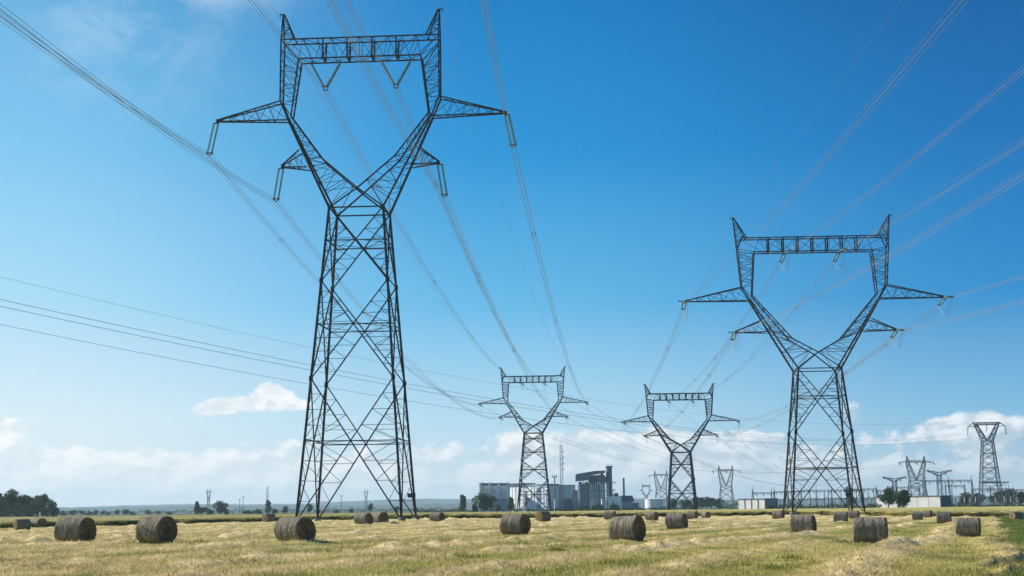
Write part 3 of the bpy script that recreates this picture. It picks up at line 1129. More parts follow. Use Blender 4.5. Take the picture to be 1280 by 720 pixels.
# ------------------------------------------------------------------ hay bales
def bale_materials():
    out = []
    for nm, lo, mid, hi in (('wrapped_hay', (0.068, 0.058, 0.044), (0.205, 0.175, 0.132), (0.45, 0.39, 0.29)),
                            ('cut_hay_end', (0.04, 0.028, 0.016), (0.17, 0.125, 0.068), (0.42, 0.32, 0.18))):  # end colour lowered, shade of the right-hand ends painted in
        m = bpy.data.materials.new(nm)
        m.use_nodes = True
        t = NT(m.node_tree)
        b = t.n['Principled BSDF']
        b.inputs['Roughness'].default_value = 0.95
        b.inputs['Specular IOR Level'].default_value = 0.1
        tc = t.new('ShaderNodeTexCoord')
        s = t.new('ShaderNodeSeparateXYZ')
        t.l.new(tc.outputs['Object'], s.inputs[0])
        oi = t.new('ShaderNodeObjectInfo')
        x, y, z = s.outputs
        off = t.math('MULTIPLY', oi.outputs['Random'], 37.0)
        zc = t.math('SUBTRACT', z, 0.64)
        if nm == 'wrapped_hay':
            ang = t.math('ARCTAN2', y, zc)
            n = t.noise(t.comb(t.math('ADD', t.math('MULTIPLY', x, 9.0), off), t.math('MULTIPLY', ang, 0.9), off), 1.0, 6.0, 0.7)
            n2 = t.noise(t.comb(t.math('MULTIPLY', x, 26.0), t.math('MULTIPLY', ang, 9.0), off), 1.0, 4.0, 0.7)
        else:
            rad = t.math('SQRT', t.math('ADD', t.math('MULTIPLY', y, y), t.math('MULTIPLY', zc, zc)))
            n = t.noise(t.comb(t.math('MULTIPLY', rad, 16.0), t.math('MULTIPLY', t.math('ARCTAN2', y, zc), 1.5), off), 1.0, 5.0, 0.7)
            n2 = t.noise(tc.outputs['Object'], 14.0, 5.0, 0.75)
        f = t.math('ADD', t.math('MULTIPLY', n, 0.6), t.math('MULTIPLY', n2, 0.4))
        t.l.new(t.ramp(f, [(0.34, lo), (0.50, mid), (0.66, hi)]), b.inputs['Base Color'])
        bp = t.new('ShaderNodeBump')
        bp.inputs['Strength'].default_value = 1.0
        bp.inputs['Distance'].default_value = 0.05
        t.l.new(f, bp.inputs['Height'])
        t.l.new(bp.outputs[0], b.inputs['Normal'])
        out.append(m)
    return out


M['bale_side'], M['bale_end'] = bale_materials()


def bale_shape(seed):
    r = random.Random(seed)
    L, RAD, nx, na = 1.46, 0.655, 40, 60
    ph = [r.uniform(0, 6.28) for _ in range(12)]
    sag = r.uniform(0.02, 0.05)
    skew = r.uniform(-0.05, 0.05)

    def pos(fx, a):
        x = (fx - 0.5) * L
        e = min(fx, 1 - fx) * nx
        rr = RAD * (1 + 0.006 * math.sin(x * 17 + ph[0]) + 0.004 * math.sin(x * 31 + ph[1] + 0.5 * math.sin(a + ph[2])) + 0.018 * math.sin(2 * a + ph[3]) + 0.012 * math.sin(3 * a + 3 * x + ph[4]) + 0.008 * math.sin(7 * a + ph[5] + 5 * x))
        rr += r.uniform(-0.014, 0.014)
        if e < 2.5: rr -= 0.05 * (1 - e / 2.5) ** 2
        y, z = rr * math.sin(a), rr * math.cos(a)
        z += RAD
        if z < 0.16: z = z * 0.35 + 0.104 * 0.0 + (0.16 * 0.65 if False else 0.0)
        z *= 1 - sag
        y *= 1 + sag * 0.8 + (0.05 if z < 0.4 else 0)
        return Vector((x + skew * (z - RAD) + 0.012 * math.sin(4 * a + ph[6]), y, max(z, -0.02)))
    side = MB()
    for i in range(nx + 1):
        for k in range(na): side.v.append(pos(i / nx, 2 * math.pi * k / na))
    for i in range(nx):
        for k in range(na):
            a, b = i * na + k, i * na + (k + 1) % na
            side.f.append((a, b, b + na, a + na))
    ring = [side.v[:na], side.v[nx * na:]]
    for _ in range(700):                                               # loose straws sticking out
        i, k = r.randrange(nx), r.randrange(na)
        if r.random() < 0.45: i = r.choice((0, 1, nx - 1, nx))
        p = side.v[i * na + k]
        c = Vector((p.x, 0, RAD))
        n = (p - c).normalized()
        d = (n * r.uniform(0.2, 1) + Vector((r.uniform(-1, 1), r.uniform(-1, 1), r.uniform(-1, .6)))).normalized() * r.uniform(0.04, 0.11)
        q = p - n * 0.01
        j = len(side.v)
        w = Vector((r.uniform(-1, 1), r.uniform(-1, 1), r.uniform(-1, 1))).normalized() * 0.012
        side.v += [q - w, q + w, q + d]
        side.f.append((j, j + 1, j + 2))
    ends = []
    for s, rg in ((-1, ring[0]), (1, ring[1])):
        mb = MB()
        c = sum((Vector(p) for p in rg), Vector()) / na
        rings = 9
        for q in range(rings + 1):
            f = 1 - q / rings
            for k in range(na):
                p = c.lerp(rg[k], f)
                bul = 0.05 * (1 - f * f) + (r.uniform(-0.022, 0.022) if 0 < q else 0) + 0.012 * math.sin(f * 26 + k * 2 * math.pi / na)
                mb.v.append(Vector((p.x + s * (bul if q else 0.0), p.y, p.z)))
        for q in range(rings):
            for k in range(na):
                a, b = q * na + k, q * na + (k + 1) % na
                mb.f.append((a, b, b + na, a + na) if s > 0 else (b, a, a + na, b + na))
        ends.append(mb.mesh('end_face', True))
    return side.mesh('wrapped_side', True), ends


BALE_SHAPES = [bale_shape(s) for s in (3, 8, 21, 34)]
# x, y, size, turn in degrees (end towards the viewer's right is positive), label
BALES = [
    (-21.6, 71.8, 1.03, 22, 'large dark bale left of all the large ones, ribbed side and dark end right'),
    (-16.8, 68.5, 1.00, 31, 'large bale second from left among the large ones, dark end turned right'),
    (-10.3, 68.5, 1.00, 38, 'round bale in front of the left legs of the tall pylon, dark end turned right'),
    (-51.3, 152.0, 1.00, -36, 'leftmost small bale at the far left edge, with a sunlit pale end'),
    (-58.6 + 0.0, 180.0, 1.00, 44, 'small bale at the far left right behind the bale with the pale end'),
    (-35.2, 209.0, 1.00, -48, 'tiny bale left of the tall pylon with a bright sunlit end, by the crop edge'),
    (-15.2, 147.0, 0.98, 34, 'nearer bale of the pair standing between the legs of the tall pylon'),
    (-14.4, 156.0, 1.04, 48, 'farther bale of the pair standing between the legs of the tall pylon'),
    (-9.6, 181.0, 1.00, 30, 'small bale alone just right of the tall pylon'),
    (0.05, 88.5, 1.03, 30, 'round bale in the middle of the picture below the pylon by the industrial hall'),
    (3.5, 178.0, 1.03, -40, 'bale with a bright sunlit end below the right legs of the hall pylon'),
    (13.9, 212.0, 1.05, 22, 'small bale below the boiler house with the stack'),
    (19.6, 208.0, 1.06, 34, 'small bale below the white storage tank'),
    (5.45, 70.5, 0.97, 33, 'biggest bale right of the middle, loose hay at its foot, dark end to the right'),
    (12.9, 116.0, 1.05, 26, 'mid distance bale just left of the leg of the pylon by the white tank'),
    (28.2, 231.0, 1.03, 30, 'small bale half behind another below the pylon by the white tank'),
    (31.9, 243.0, 0.86, 58, 'tiny pale bale at the crop edge right of the pylon by the tank'),
    (40.2, 222.0, 1.05, 32, 'small bale beside the left footing of the large right pylon'),
    (19.6, 99.0, 1.03, 24, 'round bale in front of the left leg of the large right pylon'),
    (40.5, 181.0, 1.05, 18, 'nearer of the two small bales between the legs of the large right pylon'),
    (51.7, 222.0, 1.00, 26, 'farther of the two small bales between the legs of the large right pylon'),
    (17.1, 70.2, 0.98, 17, 'large round bale at the right seen from the side, dark vertical ribs'),
    (56.9, 206.0, 0.94, 20, 'small bale below the dark round tree'),
    (65.7, 232.0, 0.90, 34, 'tiny bale at the crop edge right of the dark round tree'),
    (47.7, 162.0, 1.00, 20, 'small bale right of the dark round tree seen square from the side'),
    (27.8, 89.5, 0.95, 21, 'large round bale nearest the right edge of the field'),
    (66.4, 193.0, 0.97, -22, 'bale half behind the green verge at the right edge with a pale left end'),
]
for i, (x, y, s, rot, lab) in enumerate(BALES):
    root = empty('hay_bale', gpt(x, y, 0.0 if i != 13 else -0.03), -R(rot))
    side, ends = BALE_SHAPES[i % 4]
    root.scale = (s * rnd.uniform(.93, 1.07), s * rnd.uniform(.98, 1.04), s * rnd.uniform(.95, 1.02))
    tag(root, lab, 'hay bale', 'round hay bales on the field')
    link_mesh('wrapped_side', side, M['bale_side'], root)
    for e in ends: link_mesh('end_face', e, M['bale_end'], root)

# ------------------------------------------------------------------ smaller pylons farther off
def make_lyre_pylon(x, y, H, label, hb=9.0, w=0.34, group='grey pylons by the substation'):
    """grey pylon: body, two arms to a straight crossbeam, short peaks"""
    root = empty('electricity_pylon', gpt(x, y), 0.04)
    tag(root, label, 'pylon', group)
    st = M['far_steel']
    zb, zw = H * 0.87, H * 0.52
    a, wa, bs = hb * 0.55, hb * 0.40, hb * 0.53
    d = 1.6
    cs = [(-1, -1), (1, -1), (1, 1), (-1, 1)]
    lg = lambda sx, sy, z: Vector((sx * (bs + (wa - bs) * z / zw), sy * (bs + (d - bs) * z / zw), z))
    for sx, sy in cs:
        mb = MB()
        mb.bar(lg(sx, sy, -0.2), lg(sx, sy, zw), w)
        mb.build('leg', st, root)
    mb = MB()
    for k in range(4):
        p, q = cs[k], cs[(k + 1) % 4]
        for z0, z1 in ((0, zw * 0.48), (zw * 0.48, zw * 0.8), (zw * 0.8, zw)):
            mb.bar(lg(*p, z0), lg(*q, z1), w * 0.6)
            mb.bar(lg(*q, z0), lg(*p, z1), w * 0.6)
            mb.bar(lg(*p, z1), lg(*q, z1), w * 0.6)
    mb.build('body_bracing', st, root)
    for s in (-1, 1):
        mb = MB()
        A = [Vector((s * wa, -d, zw)), Vector((-s * 0.2, -d, zw * 0.98)), Vector((-s * 0.2, d, zw * 0.98)), Vector((s * wa, d, zw))]
        B = [Vector((s * a, -.8, zb)), Vector((s * a * 0.74, -.8, zb)), Vector((s * a * 0.74, .8, zb)), Vector((s * a, .8, zb))]
        mb.truss(A, B, 6, w * 0.8, w * 0.45)
        mb.build('fork_arm', st, root)
        mb = MB()
        mb.truss([Vector((s * a, -.8, zb)), Vector((s * a * 0.74, -.8, zb)), Vector((s * a * 0.74, .8, zb)), Vector((s * a, .8, zb))],
                 [Vector((s * a * .92, -.1, H)), Vector((s * a * .90, -.1, H)), Vector((s * a * .90, .1, H)), Vector((s * a * .92, .1, H))], 3, w * .6, w * .4)
        mb.build('earth_wire_peak', st, root)
        for xx in (0.99, 0.0):
            if xx == 0.0 and s < 0: continue
            px = s * hb * xx if xx else 0
            ib = MB()
            string_mesh(ib, (px, -.6, zb - 0.2), (px + 0.3, -2.6, zb - 1.4), 0.3, 8)
            ib.build('insulator_string', M['glass'], root)
    mb = MB()
    mb.truss([Vector((-a, -.8, zb + .9)), Vector((-a, -.8, zb)), Vector((-a, .8, zb)), Vector((-a, .8, zb + .9))],
             [Vector((a, -.8, zb + .9)), Vector((a, -.8, zb)), Vector((a, .8, zb)), Vector((a, .8, zb + .9))], 8, w * .7, w * .4, ends=(True, True))
    for s in (-1, 1):
        for yy in (-.8, .8):
            mb.bar((s * a, yy, zb + .9), (s * hb, 0, zb - 0.1), w * 0.6)
            mb.bar((s * a, yy, zb), (s * hb, 0, zb - 0.2), w * 0.6)
    mb.build('crossbeam', st, root)
    return root


def ux(u, D): return at(u, 634, D).x


make_lyre_pylon(ux(908.5, 1000), 1000, 30.0, 'grey pylon between the white tank pylon and the low white shed', 9.4)
make_lyre_pylon(ux(1147.5, 800), 800, 28.5, 'grey pylon just right of the dark round tree', 9.6, 0.36)
make_lyre_pylon(ux(827, 1100), 1100, 29.5, 'grey pylon half hidden behind the legs of the pylon by the tank', 9.2)


def make_hook_pylon(x, y):
    root = empty('electricity_pylon', gpt(x, y), -0.12)
    tag(root, 'tall grey pylon at the far right with hooked arm ends and hanging insulators', 'pylon', 'grey pylons by the substation')
    st = M['far_steel']
    w, H, zw = 0.42, 41.8, 32.6
    wa, bs, a = 2.5, 5.2, 6.3
    cs = [(-1, -1), (1, -1), (1, 1), (-1, 1)]
    lg = lambda sx, sy, z: Vector((sx * (bs + (wa - bs) * z / zw), sy * (bs + (wa - bs) * z / zw), z))
    for sx, sy in cs:
        mb = MB()
        mb.bar(lg(sx, sy, -.2), lg(sx, sy, zw), w)
        mb.build('leg', st, root)
    mb = MB()
    lev = [0, 6.5, 12.0, 15.6, 19.4, 23.0, 26.6, 29.7, 32.6]
    for k in range(4):
        p, q = cs[k], cs[(k + 1) % 4]
        for z0, z1 in zip(lev, lev[1:]):
            mb.bar(lg(*p, z0), lg(*q, z1), w * .55)
            mb.bar(lg(*q, z0), lg(*p, z1), w * .55)
            if z1 in (12.0, 19.4, 26.6, 32.6): mb.bar(lg(*p, z1), lg(*q, z1), w * .7)
    mb.build('body_bracing', st, root)
    mb = MB()
    for yy in (-4.3, 4.3):
        mb.bar((-4.6, yy, 12.6), (8.2, yy, 12.2), w * .8)
        mb.bar((4.0, yy, 10.2), (8.2, yy, 12.2), w * .5)
    for xx in (-4.6, 4.6, 8.2): mb.bar((xx, -4.3, 12.4), (xx, 4.3, 12.4), w * .7)
    mb.build('platform_frame', st, root)
    for s in (-1, 1):
        mb = MB()
        A = [Vector((s * wa, -wa, zw)), Vector((0.2 * s, -wa * .8, zw + .3)), Vector((0.2 * s, wa * .8, zw + .3)), Vector((s * wa, wa, zw))]
        B = [Vector((s * a, -.7, H)), Vector((s * (a - 1.6), -.7, H - .6)), Vector((s * (a - 1.6), .7, H - .6)), Vector((s * a, .7, H))]
        mb.truss(A, B, 6, w * .8, w * .45)
        mb.build('fork_arm', st, root)
        mb = MB()
        for yy in (-.7, .7):
            mb.bar((s * a, yy, H), (s * 8.6, 0, H - 1.6), w * .7)
            mb.bar((s * (a - 1.2), yy, H - 2.2), (s * 8.6, 0, H - 1.6), w * .6)
        mb.bar((s * 8.6, 0, H - 1.5), (s * 9.1, 0, H - 2.6), w * .8)
        mb.build('crossarm', st, root)
        ib = MB()
        string_mesh(ib, (s * 9.1, 0, H - 2.6), (s * 9.3, 0, H - 6.2), .34, 8)
        ib.build('insulator_string', M['fitting'], root)
    ib = MB()
    string_mesh(ib, (0, 0, H - .4), (0, 0, H - 4.4), .34, 8)
    ib.build('insulator_string', M['fitting'], root)
    mb = MB()
    mb.truss([Vector((-a, -.7, H)), Vector((-a + 1, -.7, H - 1.1)), Vector((-a + 1, .7, H - 1.1)), Vector((-a, .7, H))],
             [Vector((a, -.7, H)), Vector((a - 1, -.7, H - 1.1)), Vector((a - 1, .7, H - 1.1)), Vector((a, .7, H))], 8, w * .8, w * .45, ends=(True, True))
    mb.build('crossbeam', st, root)


make_hook_pylon(235.7, 720.0)


def make_tee_pylon(x, y, H, half, label):
    root = empty('electricity_pylon', gpt(x, y), 0.1)
    tag(root, label, 'pylon', 'grey pylons by the substation')
    st, w = M['far_steel'], 0.3
    mb = MB()
    b = [Vector((sx * 1.5, sy * 1.5, -.2)) for sx, sy in ((-1, -1), (1, -1), (1, 1), (-1, 1))]
    tp = [Vector((sx * 1.0, sy * .8, H * .86)) for sx, sy in ((-1, -1), (1, -1), (1, 1), (-1, 1))]
    mb.truss(b, tp, 6, w, w * .5, ends=(False, True))
    mb.build('body', st, root)
    for s in (-1, 1):
        mb = MB()
        mb.truss([Vector((0.002 * s, -.8, H * .93)), Vector((0.002 * s, -.8, H * .84)), Vector((0.002 * s, .8, H * .84)), Vector((0.002 * s, .8, H * .93))],
                 [Vector((s * half, -.1, H)), Vector((s * half, -.1, H * .985)), Vector((s * half, .1, H * .985)), Vector((s * half, .1, H))], 5, w * .9, w * .5)
        mb.build('crossarm', st, root)
        for f in (0.45, 0.95):
            ib = MB()
            z = H * (.84 + .145 * f)
            string_mesh(ib, (s * half * f, -.3, z), (s * half * f, -2.2, z - .9), .26, 6)
            ib.build('insulator_string', M['fitting'], root)


make_tee_pylon(ux(1119.5, 820), 820, 17.5, 6.9, 'low T shaped pylon behind the pale tree and white wall')
make_tee_pylon(ux(1176, 820), 820, 21.0, 7.2, 'taller T shaped pylon behind the white shed at the right')
FAR = shifted(ANCHOR, 0, wl=1.1, wb=0.75, ws=0.4)
far_p = make_pylon(FAR, gpt(ux(808, 3000), 3000, -3), 0.0, 'tiny pylon head rising behind the white storage tank', 'tiny pylons on the horizon', 'bare', detail=False, steel='far_steel')
far_p[0].scale.x = 0.6
make_lyre_pylon(ux(260.5, 2400), 2400, 40.0, 'tiny faint pylon on the left horizon above a tree', 4.9, 0.5, 'tiny pylons on the horizon')
make_lyre_pylon(ux(457.5, 2500), 2500, 38.0, 'tiny faint pylon seen between the legs of the tallest pylon', 4.6, 0.5, 'tiny pylons on the horizon')


def make_lattice_mast(x, y, H, w, label, name='lattice_mast', arms=0):
    root = empty(name, gpt(x, y))
    tag(root, label, 'mast')
    mb = MB()
    cs = [(-1, -1), (1, -1), (1, 1), (-1, 1)]
    mb.truss([Vector((a * w, b * w, -.3)) for a, b in cs], [Vector((a * w * .8, b * w * .8, H)) for a, b in cs], max(6, int(H / 2.2)), .22, .14, ends=(False, True))
    mb.build('mast_frame', M['far_steel'], root)
    mb = MB()
    mb.lathe([(.09, H - .2), (.05, H + 4)], 6)
    mb.build('antenna', M['far_steel'], root)
    for k in range(arms):
        z = H * (.62 + .09 * k)
        mb = MB()
        mb.box(-w - .5 * (k % 2), w + .6, -w - .5, w + .2, z, z + .15)
        mb.box(w + .3, w + .6, -w - .5, -w - .3, z, z + 1.5)
        mb.build('antenna_bracket', M['far_steel'], root)


make_lattice_mast(ux(702.5, 960), 960, 43, .95, 'tall slim lattice mast in front of the grey corrugated hall', arms=4)
make_lattice_mast(ux(334, 2000), 2000, 35, 1.3, 'faint slim mast above a tree just left of the tallest pylon', arms=2)


def make_pole(x, y, H, r, label, white=0.0, arms=True):
    root = empty('pole', gpt(x, y))
    tag(root, label, 'pole')
    mb = MB()
    mb.lathe([(r, -.3 + H * white), (r * .75, H)], 8)
    mb.build('shaft', M['far_steel'], root)
    if white:
        mb = MB()
        mb.lathe([(r * 1.25, -.3), (r * 1.2, H * white)], 8)
        mb.build('pole_base', M['white_wall'], root)
    if arms:
        mb = MB()
        mb.box(-r * 4, r * 4, -r, r, H - r * 2, H - r)
        mb.box(-r * 3, -r * 2, -r, r, H - r, H + r * 2)
        mb.box(r * 2, r * 3, -r, r, H - r, H + r * 2)
        mb.build('pole_head', M['far_steel'], root)


M['white_wall'] = principled('white_painted_wall', (0.72, 0.72, 0.70), 0.7, 0, 0.08, 0.4)
make_pole(ux(693.8, 940), 940, 22.5, .45, 'slim dark pole with pale foot left of the lattice mast', 0.35)
make_pole(ux(299.5, 1500), 1500, 14.5, .3, 'faint thin post on the left horizon, nearer the tree')
make_pole(ux(303.8, 1500), 1500, 17, .3, 'faint thin post on the left horizon, taller of the two')
make_pole(ux(426.5, 1500), 1500, 17, .35, 'thin grey pole seen between the left legs of the tallest pylon')

# crossing line from the left to the pylon with hooked arms
for (A, B, c), lab in zip((((-107.0, 240.0, 46.5), (219.5, 720, 43.0), 1.4e-4), ((-80.1, 180.0, 32.0), (223.8, 720, 37.0), 1.1e-4),
                           ((-80.0, 180.0, 31.05), (234.7, 720, 38.0), 1.2e-4), ((-102.0, 230.0, 36.1), (247.8, 720, 37.0), 1.5e-4)),
                          ('topmost thin wire crossing behind the tallest pylon from the left', 'upper of the close pair of cables crossing behind the tallest pylon',
                           'lower of the close pair of cables crossing behind the tallest pylon', 'lowest single cable crossing behind the tallest pylon')):
    A, B = Vector(A), Vector(B)
    L = (B - A).length
    pts = []
    for k in range(-16, 81):
        f = k / 80
        p = A.lerp(B, f)
        pts.append(p - Vector((0, 0, c * L * L * f * (1 - f))))
    bundle(pts, lab, 'cables of the line crossing from the left', 1, 0.034 if 'thin' not in lab else 0.024)
# lines from the mid distance pylons into the substation
for key in [(k, s) for k in ('outer', 'lower', 'beam') for s in (-1, 1)]:
    a = P4[1][key][1]
    bundle(span(a, (a.x * 0.6 + 128, 830, 13.0), 3.0e-4, 24), 'cable from %s of tank pylon, falling to the substation' % POS[key], 'cables falling to the substation', 1, 0.045)
    a = P3[1][key][1]
    bundle(span(a, (a.x * 0.5 + 150, 1000, 26.0), 1.6e-4, 24), 'cable from %s of hall pylon, running on to the right' % POS[key], 'cables running on behind the hall pylon', 1, 0.045)
for k, (dx, z) in enumerate(((-9, 25), (0, 24.4), (9, 25))):
    bundle(span((ux(908.5, 1000) + dx, 998, z), (ux(1147.5, 800) + dx, 802, 24 - .2 * k), 1.4e-4, 24),
           ('nearest', 'middle', 'farthest')[k] + ' of three thin cables between the two grey fork pylons of the substation', 'cables between the grey pylons', 1, 0.045)

# ------------------------------------------------------------------ power station
def cladding(name, c1, c2, pitch, axis=0, rough=0.5):
    """ribbed sheet cladding: ribs as relief, sheets slightly different from one another"""
    m = bpy.data.materials.new(name)
    m.use_nodes = True
    t = NT(m.node_tree)
    b = t.n['Principled BSDF']
    b.inputs['Roughness'].default_value = rough
    b.inputs['Specular IOR Level'].default_value = 0.3
    g = t.new('ShaderNodeNewGeometry')
    s = t.new('ShaderNodeSeparateXYZ')
    t.l.new(g.outputs['Position'], s.inputs[0])
    u = t.math('ADD', s.outputs[0], s.outputs[1])
    sheet = t.math('FLOOR', t.math('DIVIDE', u, pitch * 3))
    wn = t.new('ShaderNodeTexWhiteNoise', noise_dimensions='1D')
    t.l.new(sheet, wn.inputs['W'])
    stain = t.noise(t.comb(u, t.math('MULTIPLY', s.outputs[2], .15), 0), .35, 5.0)
    f = t.math('ADD', t.math('MULTIPLY', wn.outputs[0], 0.5), t.math('MULTIPLY', stain, 0.5))
    t.l.new(t.mix(f, c1, c2), b.inputs['Base Color'])
    bp = t.new('ShaderNodeBump')
    bp.inputs['Strength'].default_value = .8
    bp.inputs['Distance'].default_value = .2
    t.l.new(t.math('SINE', t.math('MULTIPLY', u, 6.283 / pitch)), bp.inputs['Height'])
    t.l.new(bp.outputs[0], b.inputs['Normal'])
    return m


M['clad_white'] = cladding('white_cladding', (0.72, 0.78, 0.81), (0.82, 0.86, 0.88), 1.2)
M['clad_grey'] = cladding('grey_cladding', (0.46, 0.52, 0.54), (0.60, 0.65, 0.66), 1.6)
M['clad_blue'] = cladding('blue_grey_cladding', (0.14, 0.21, 0.29), (0.22, 0.29, 0.38), 1.4)
M['clad_dark'] = cladding('dark_blue_cladding', (0.030, 0.055, 0.095), (0.06, 0.09, 0.14), 1.4)
M['duct'] = principled('dark_duct_steel', (0.105, 0.145, 0.175), .6, .1, .4, .3)
M['brown_wall'] = principled('brown_joint', (0.20, 0.13, 0.09), .8, 0, .3, .6)
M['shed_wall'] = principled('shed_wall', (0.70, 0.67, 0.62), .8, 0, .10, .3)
M['shed_shaded'] = principled('shaded_shed_wall', (0.26, 0.25, 0.26), .8, 0, .15, .3)  # shed wall darkened, shade of the right-hand faces put into the colour
M['roof'] = principled('grey_roof', (0.14, 0.13, 0.13), .8, 0, .2, .3)
M['tank_white'] = principled('white_tank_paint', (0.74, 0.75, 0.75), .45, 0, .06, .3)
M['glass_dark'] = principled('dark_glazing', (0.03, 0.05, 0.07), .15, 0, .2, .3)


class Place:
    """builds parts of one thing from measured sizes (u, v: sides of the thing) at a known distance"""
    def __init__(self, name, u, D, label, cat, group=None):
        self.D = D
        self.root = empty(name, gpt(ux(u, D), D))
        tag(self.root, label, cat, group)
        self.x0, self.z0 = self.root.location.x, self.root.location.z
        self.k = D / F

    def X(self, u): return at(u, 630, self.D).x - self.x0
    def Z(self, u, v): return at(u, v, self.D).z - self.z0

    def box(self, name, mat, u0, u1, v0, v1, y0=0.0, y1=20.0):
        mb = MB()
        um = (u0 + u1) / 2
        mb.box(self.X(u0), self.X(u1), y0, y1, -0.5 if v1 is None else self.Z(um, v1), self.Z(um, v0))
        return mb.build(name, M[mat], self.root)

    def build(self, name, mat, mb, parent=None, smooth=False): return mb.build(name, M[mat], parent or self.root, smooth=smooth)


# hall with the four white fins
h = Place('industrial_hall', 646, 1000, 'long pale industrial hall with white fins and a dark blue top band', 'building')
for u0, u1 in ((603.5, 612.3), (614.3, 623.2), (625.2, 634.4)):
    h.box('bay_wall', 'white_wall', u0, u1, 607.0, None, 2, 24)
    h.box('bay_top', 'clad_dark', u0, u1, 603.8, 606.9, 1.6, 24)
    h.box('bay_duct', 'clad_grey', u0 + 1.5, u1 - .2, 609.0, 612.5 + (u0 - 600) * .2, 1.2, 1.95)
for u0, u1 in ((600.4, 603.4), (612.4, 614.2), (623.3, 625.1), (634.5, 636.3)):
    mb = MB()
    xm = (h.X(u0) + h.X(u1)) / 2
    mb.box(-.35, .35, -3.2, 3.2, -.5, h.Z(u0, 603.4))
    mb.build('fin', M['white_wall'], h.root, (xm, 1.0, 0), (0, 0, -.30))
    h.box('pier', 'white_wall', u0 + .3, u1 - .3, 603.6, None, 3.5, 24)
TURN = R(-50)
HL = (686.5 - 636.4) * h.k / math.cos(TURN)


def hall_box(nm, mat, f0, f1, y0, y1, v0, v1):
    mb = MB()
    mb.box(-HL * (1 - f0), -HL * (1 - f1), y0, y1, -.5 if v1 is None else h.Z(660, v1), h.Z(660, v0))
    mb.build(nm, M[mat], h.root, (h.X(686.5), 0, 0), (0, 0, TURN))


hall_box('wall', 'clad_white', 0, 1, 0, 9, 607.4, None)
hall_box('roof_band', 'clad_dark', 0, .42, -.4, 9.3, 603.2, 607.38)
hall_box('roof_band', 'clad_blue', .421, 1.01, -.3, 9.2, 605.0, 607.39)
for f0, f1, v0 in ((.38, .46, 613), (.70, .80, 609), (.93, .985, 612)):
    hall_box('louvre', 'clad_blue', f0, f1, -.25, -.01, v0, 635.5)
for f in (.08, .17, .26, .56, .64, .87): hall_box('downpipe', 'white_wall', f, f + .006, -.3, -.02, 607.6, 636)
h.box('annexe', 'clad_blue', 617, 634, 623.5, None, -8, 0)
h.box('annexe_roof', 'white_wall', 617.5, 634, 621.8, 623.3, -9, 0)
c = Place('corrugated_hall', 708, 1010, 'grey corrugated hall between the lattice mast and the boiler house', 'building')
c.box('wall', 'clad_grey', 692.3, 719.5, 606.5, None, 0, 30)
c.box('roof_edge', 'clad_blue', 692.2, 719.6, 606.0, 606.5, -.3, 30)
c.box('loading_bay', 'clad_dark', 704, 719, 624, None, -6, -.02)
c.box('side_tower', 'clad_blue', 715, 721.4, 613, None, -10, -6.1)
b = Place('boiler_house', 746, 990, 'dark boiler house with a sloping roof duct and a thick stack', 'building')
mb = MB()
X, Z = b.X, b.Z
mb.prism([(X(720.3), Z(722, 601.5)), (X(735.5), Z(735, 600.2)), (X(737), Z(737, 594)), (X(757), Z(757, 591)), (X(757.5), Z(757, 588.2)), (X(744), Z(744, 588.6)), (X(721.5), Z(721, 592.4)), (X(720.3), Z(720, 594))], -1, 12)
b.build('roof_duct', 'duct', mb)
mb = MB()
mb.prism([(X(751), Z(752, 604)), (X(758.5), Z(758, 603)), (X(759), Z(758, 597)), (X(754), Z(754, 591.5)), (X(749), Z(749, 594)), (X(748.5), Z(748, 600))], 0, 9)
b.build('dust_hopper', 'duct', mb)
for u0, u1, m in ((723.5, 728.8, 'clad_blue'), (731.5, 736.5, 'clad_blue'), (737, 743.8, 'clad_grey'), (752.2, 757.5, 'clad_white')):
    mb = MB()
    cxx, rr = (X(u0) + X(u1)) / 2, (X(u1) - X(u0)) / 2
    z1 = Z(u0, 602.5)
    mb.lathe([(rr, -.5), (rr, z1 - 1), (rr * .55, z1)], 18, (cxx, 5, 0))
    b.build('vessel', m, mb, smooth=False)
b.box('rear_wall', 'clad_blue', 724, 758, 604, None, 13, 22)
for u in (729.8, 734, 744.8, 747.2, 750.6, 758.3, 760.5):
    b.box('column', 'far_steel' if u < 744 else 'white_wall', u - .35, u + .35, 601.5, None, -.8, -.2)
for v in (602.2, 613, 622):
    b.box('walkway', 'far_steel', 724, 762, v, v + .7, -1.4, -.85)
mb = MB()
for k in range(6):
    u0 = 730 + 4.6 * k
    mb.bar((X(u0), -.5, Z(u0, 613)), (X(u0 + 4.6), -.5, Z(u0, 602.5)), .25)
    mb.bar((X(u0), -.5, Z(u0, 622)), (X(u0 + 4.6), -.5, Z(u0, 613)), .25)
for k in range(5):
    u0 = 736 + 3 * k
    mb.bar((X(u0), 2, Z(u0, 601)), (X(u0 + 2.2), 2, Z(u0, 593)), .5)
b.build('bracing', 'duct', mb)
b.box('rear_fill_block', 'clad_blue', 737.5, 750.5, 593.5, 603.9, 13, 20)  # added block that covers the bright sky gap under the duct
mb = MB()
mb.lathe([(2.1, 0), (2.1, Z(763, 583)), (2.4, Z(763, 583)), (2.4, Z(763, 581.6))], 20, (X(763), 8, -.4))
b.build('stack', 'duct', mb)
for v, w in ((582.6, 4.1), (603.5, 6.2), (613, 4.8), (618, 5.8)):
    u0 = 763 + (1.2 if v > 590 else 0)
    mb = MB()
    mb.box(X(u0) - w / 2, X(u0) + w / 2 + .6, 4.6, 11, Z(u0, v) - .25, Z(u0, v) + .25)
    mb.box(X(u0) - w / 2, X(u0) + w / 2 + .6, 4.6, 4.75, Z(u0, v) + .9, Z(u0, v) + 1.1)
    b.build('stack_platform', 'far_steel', mb)
mb = MB()
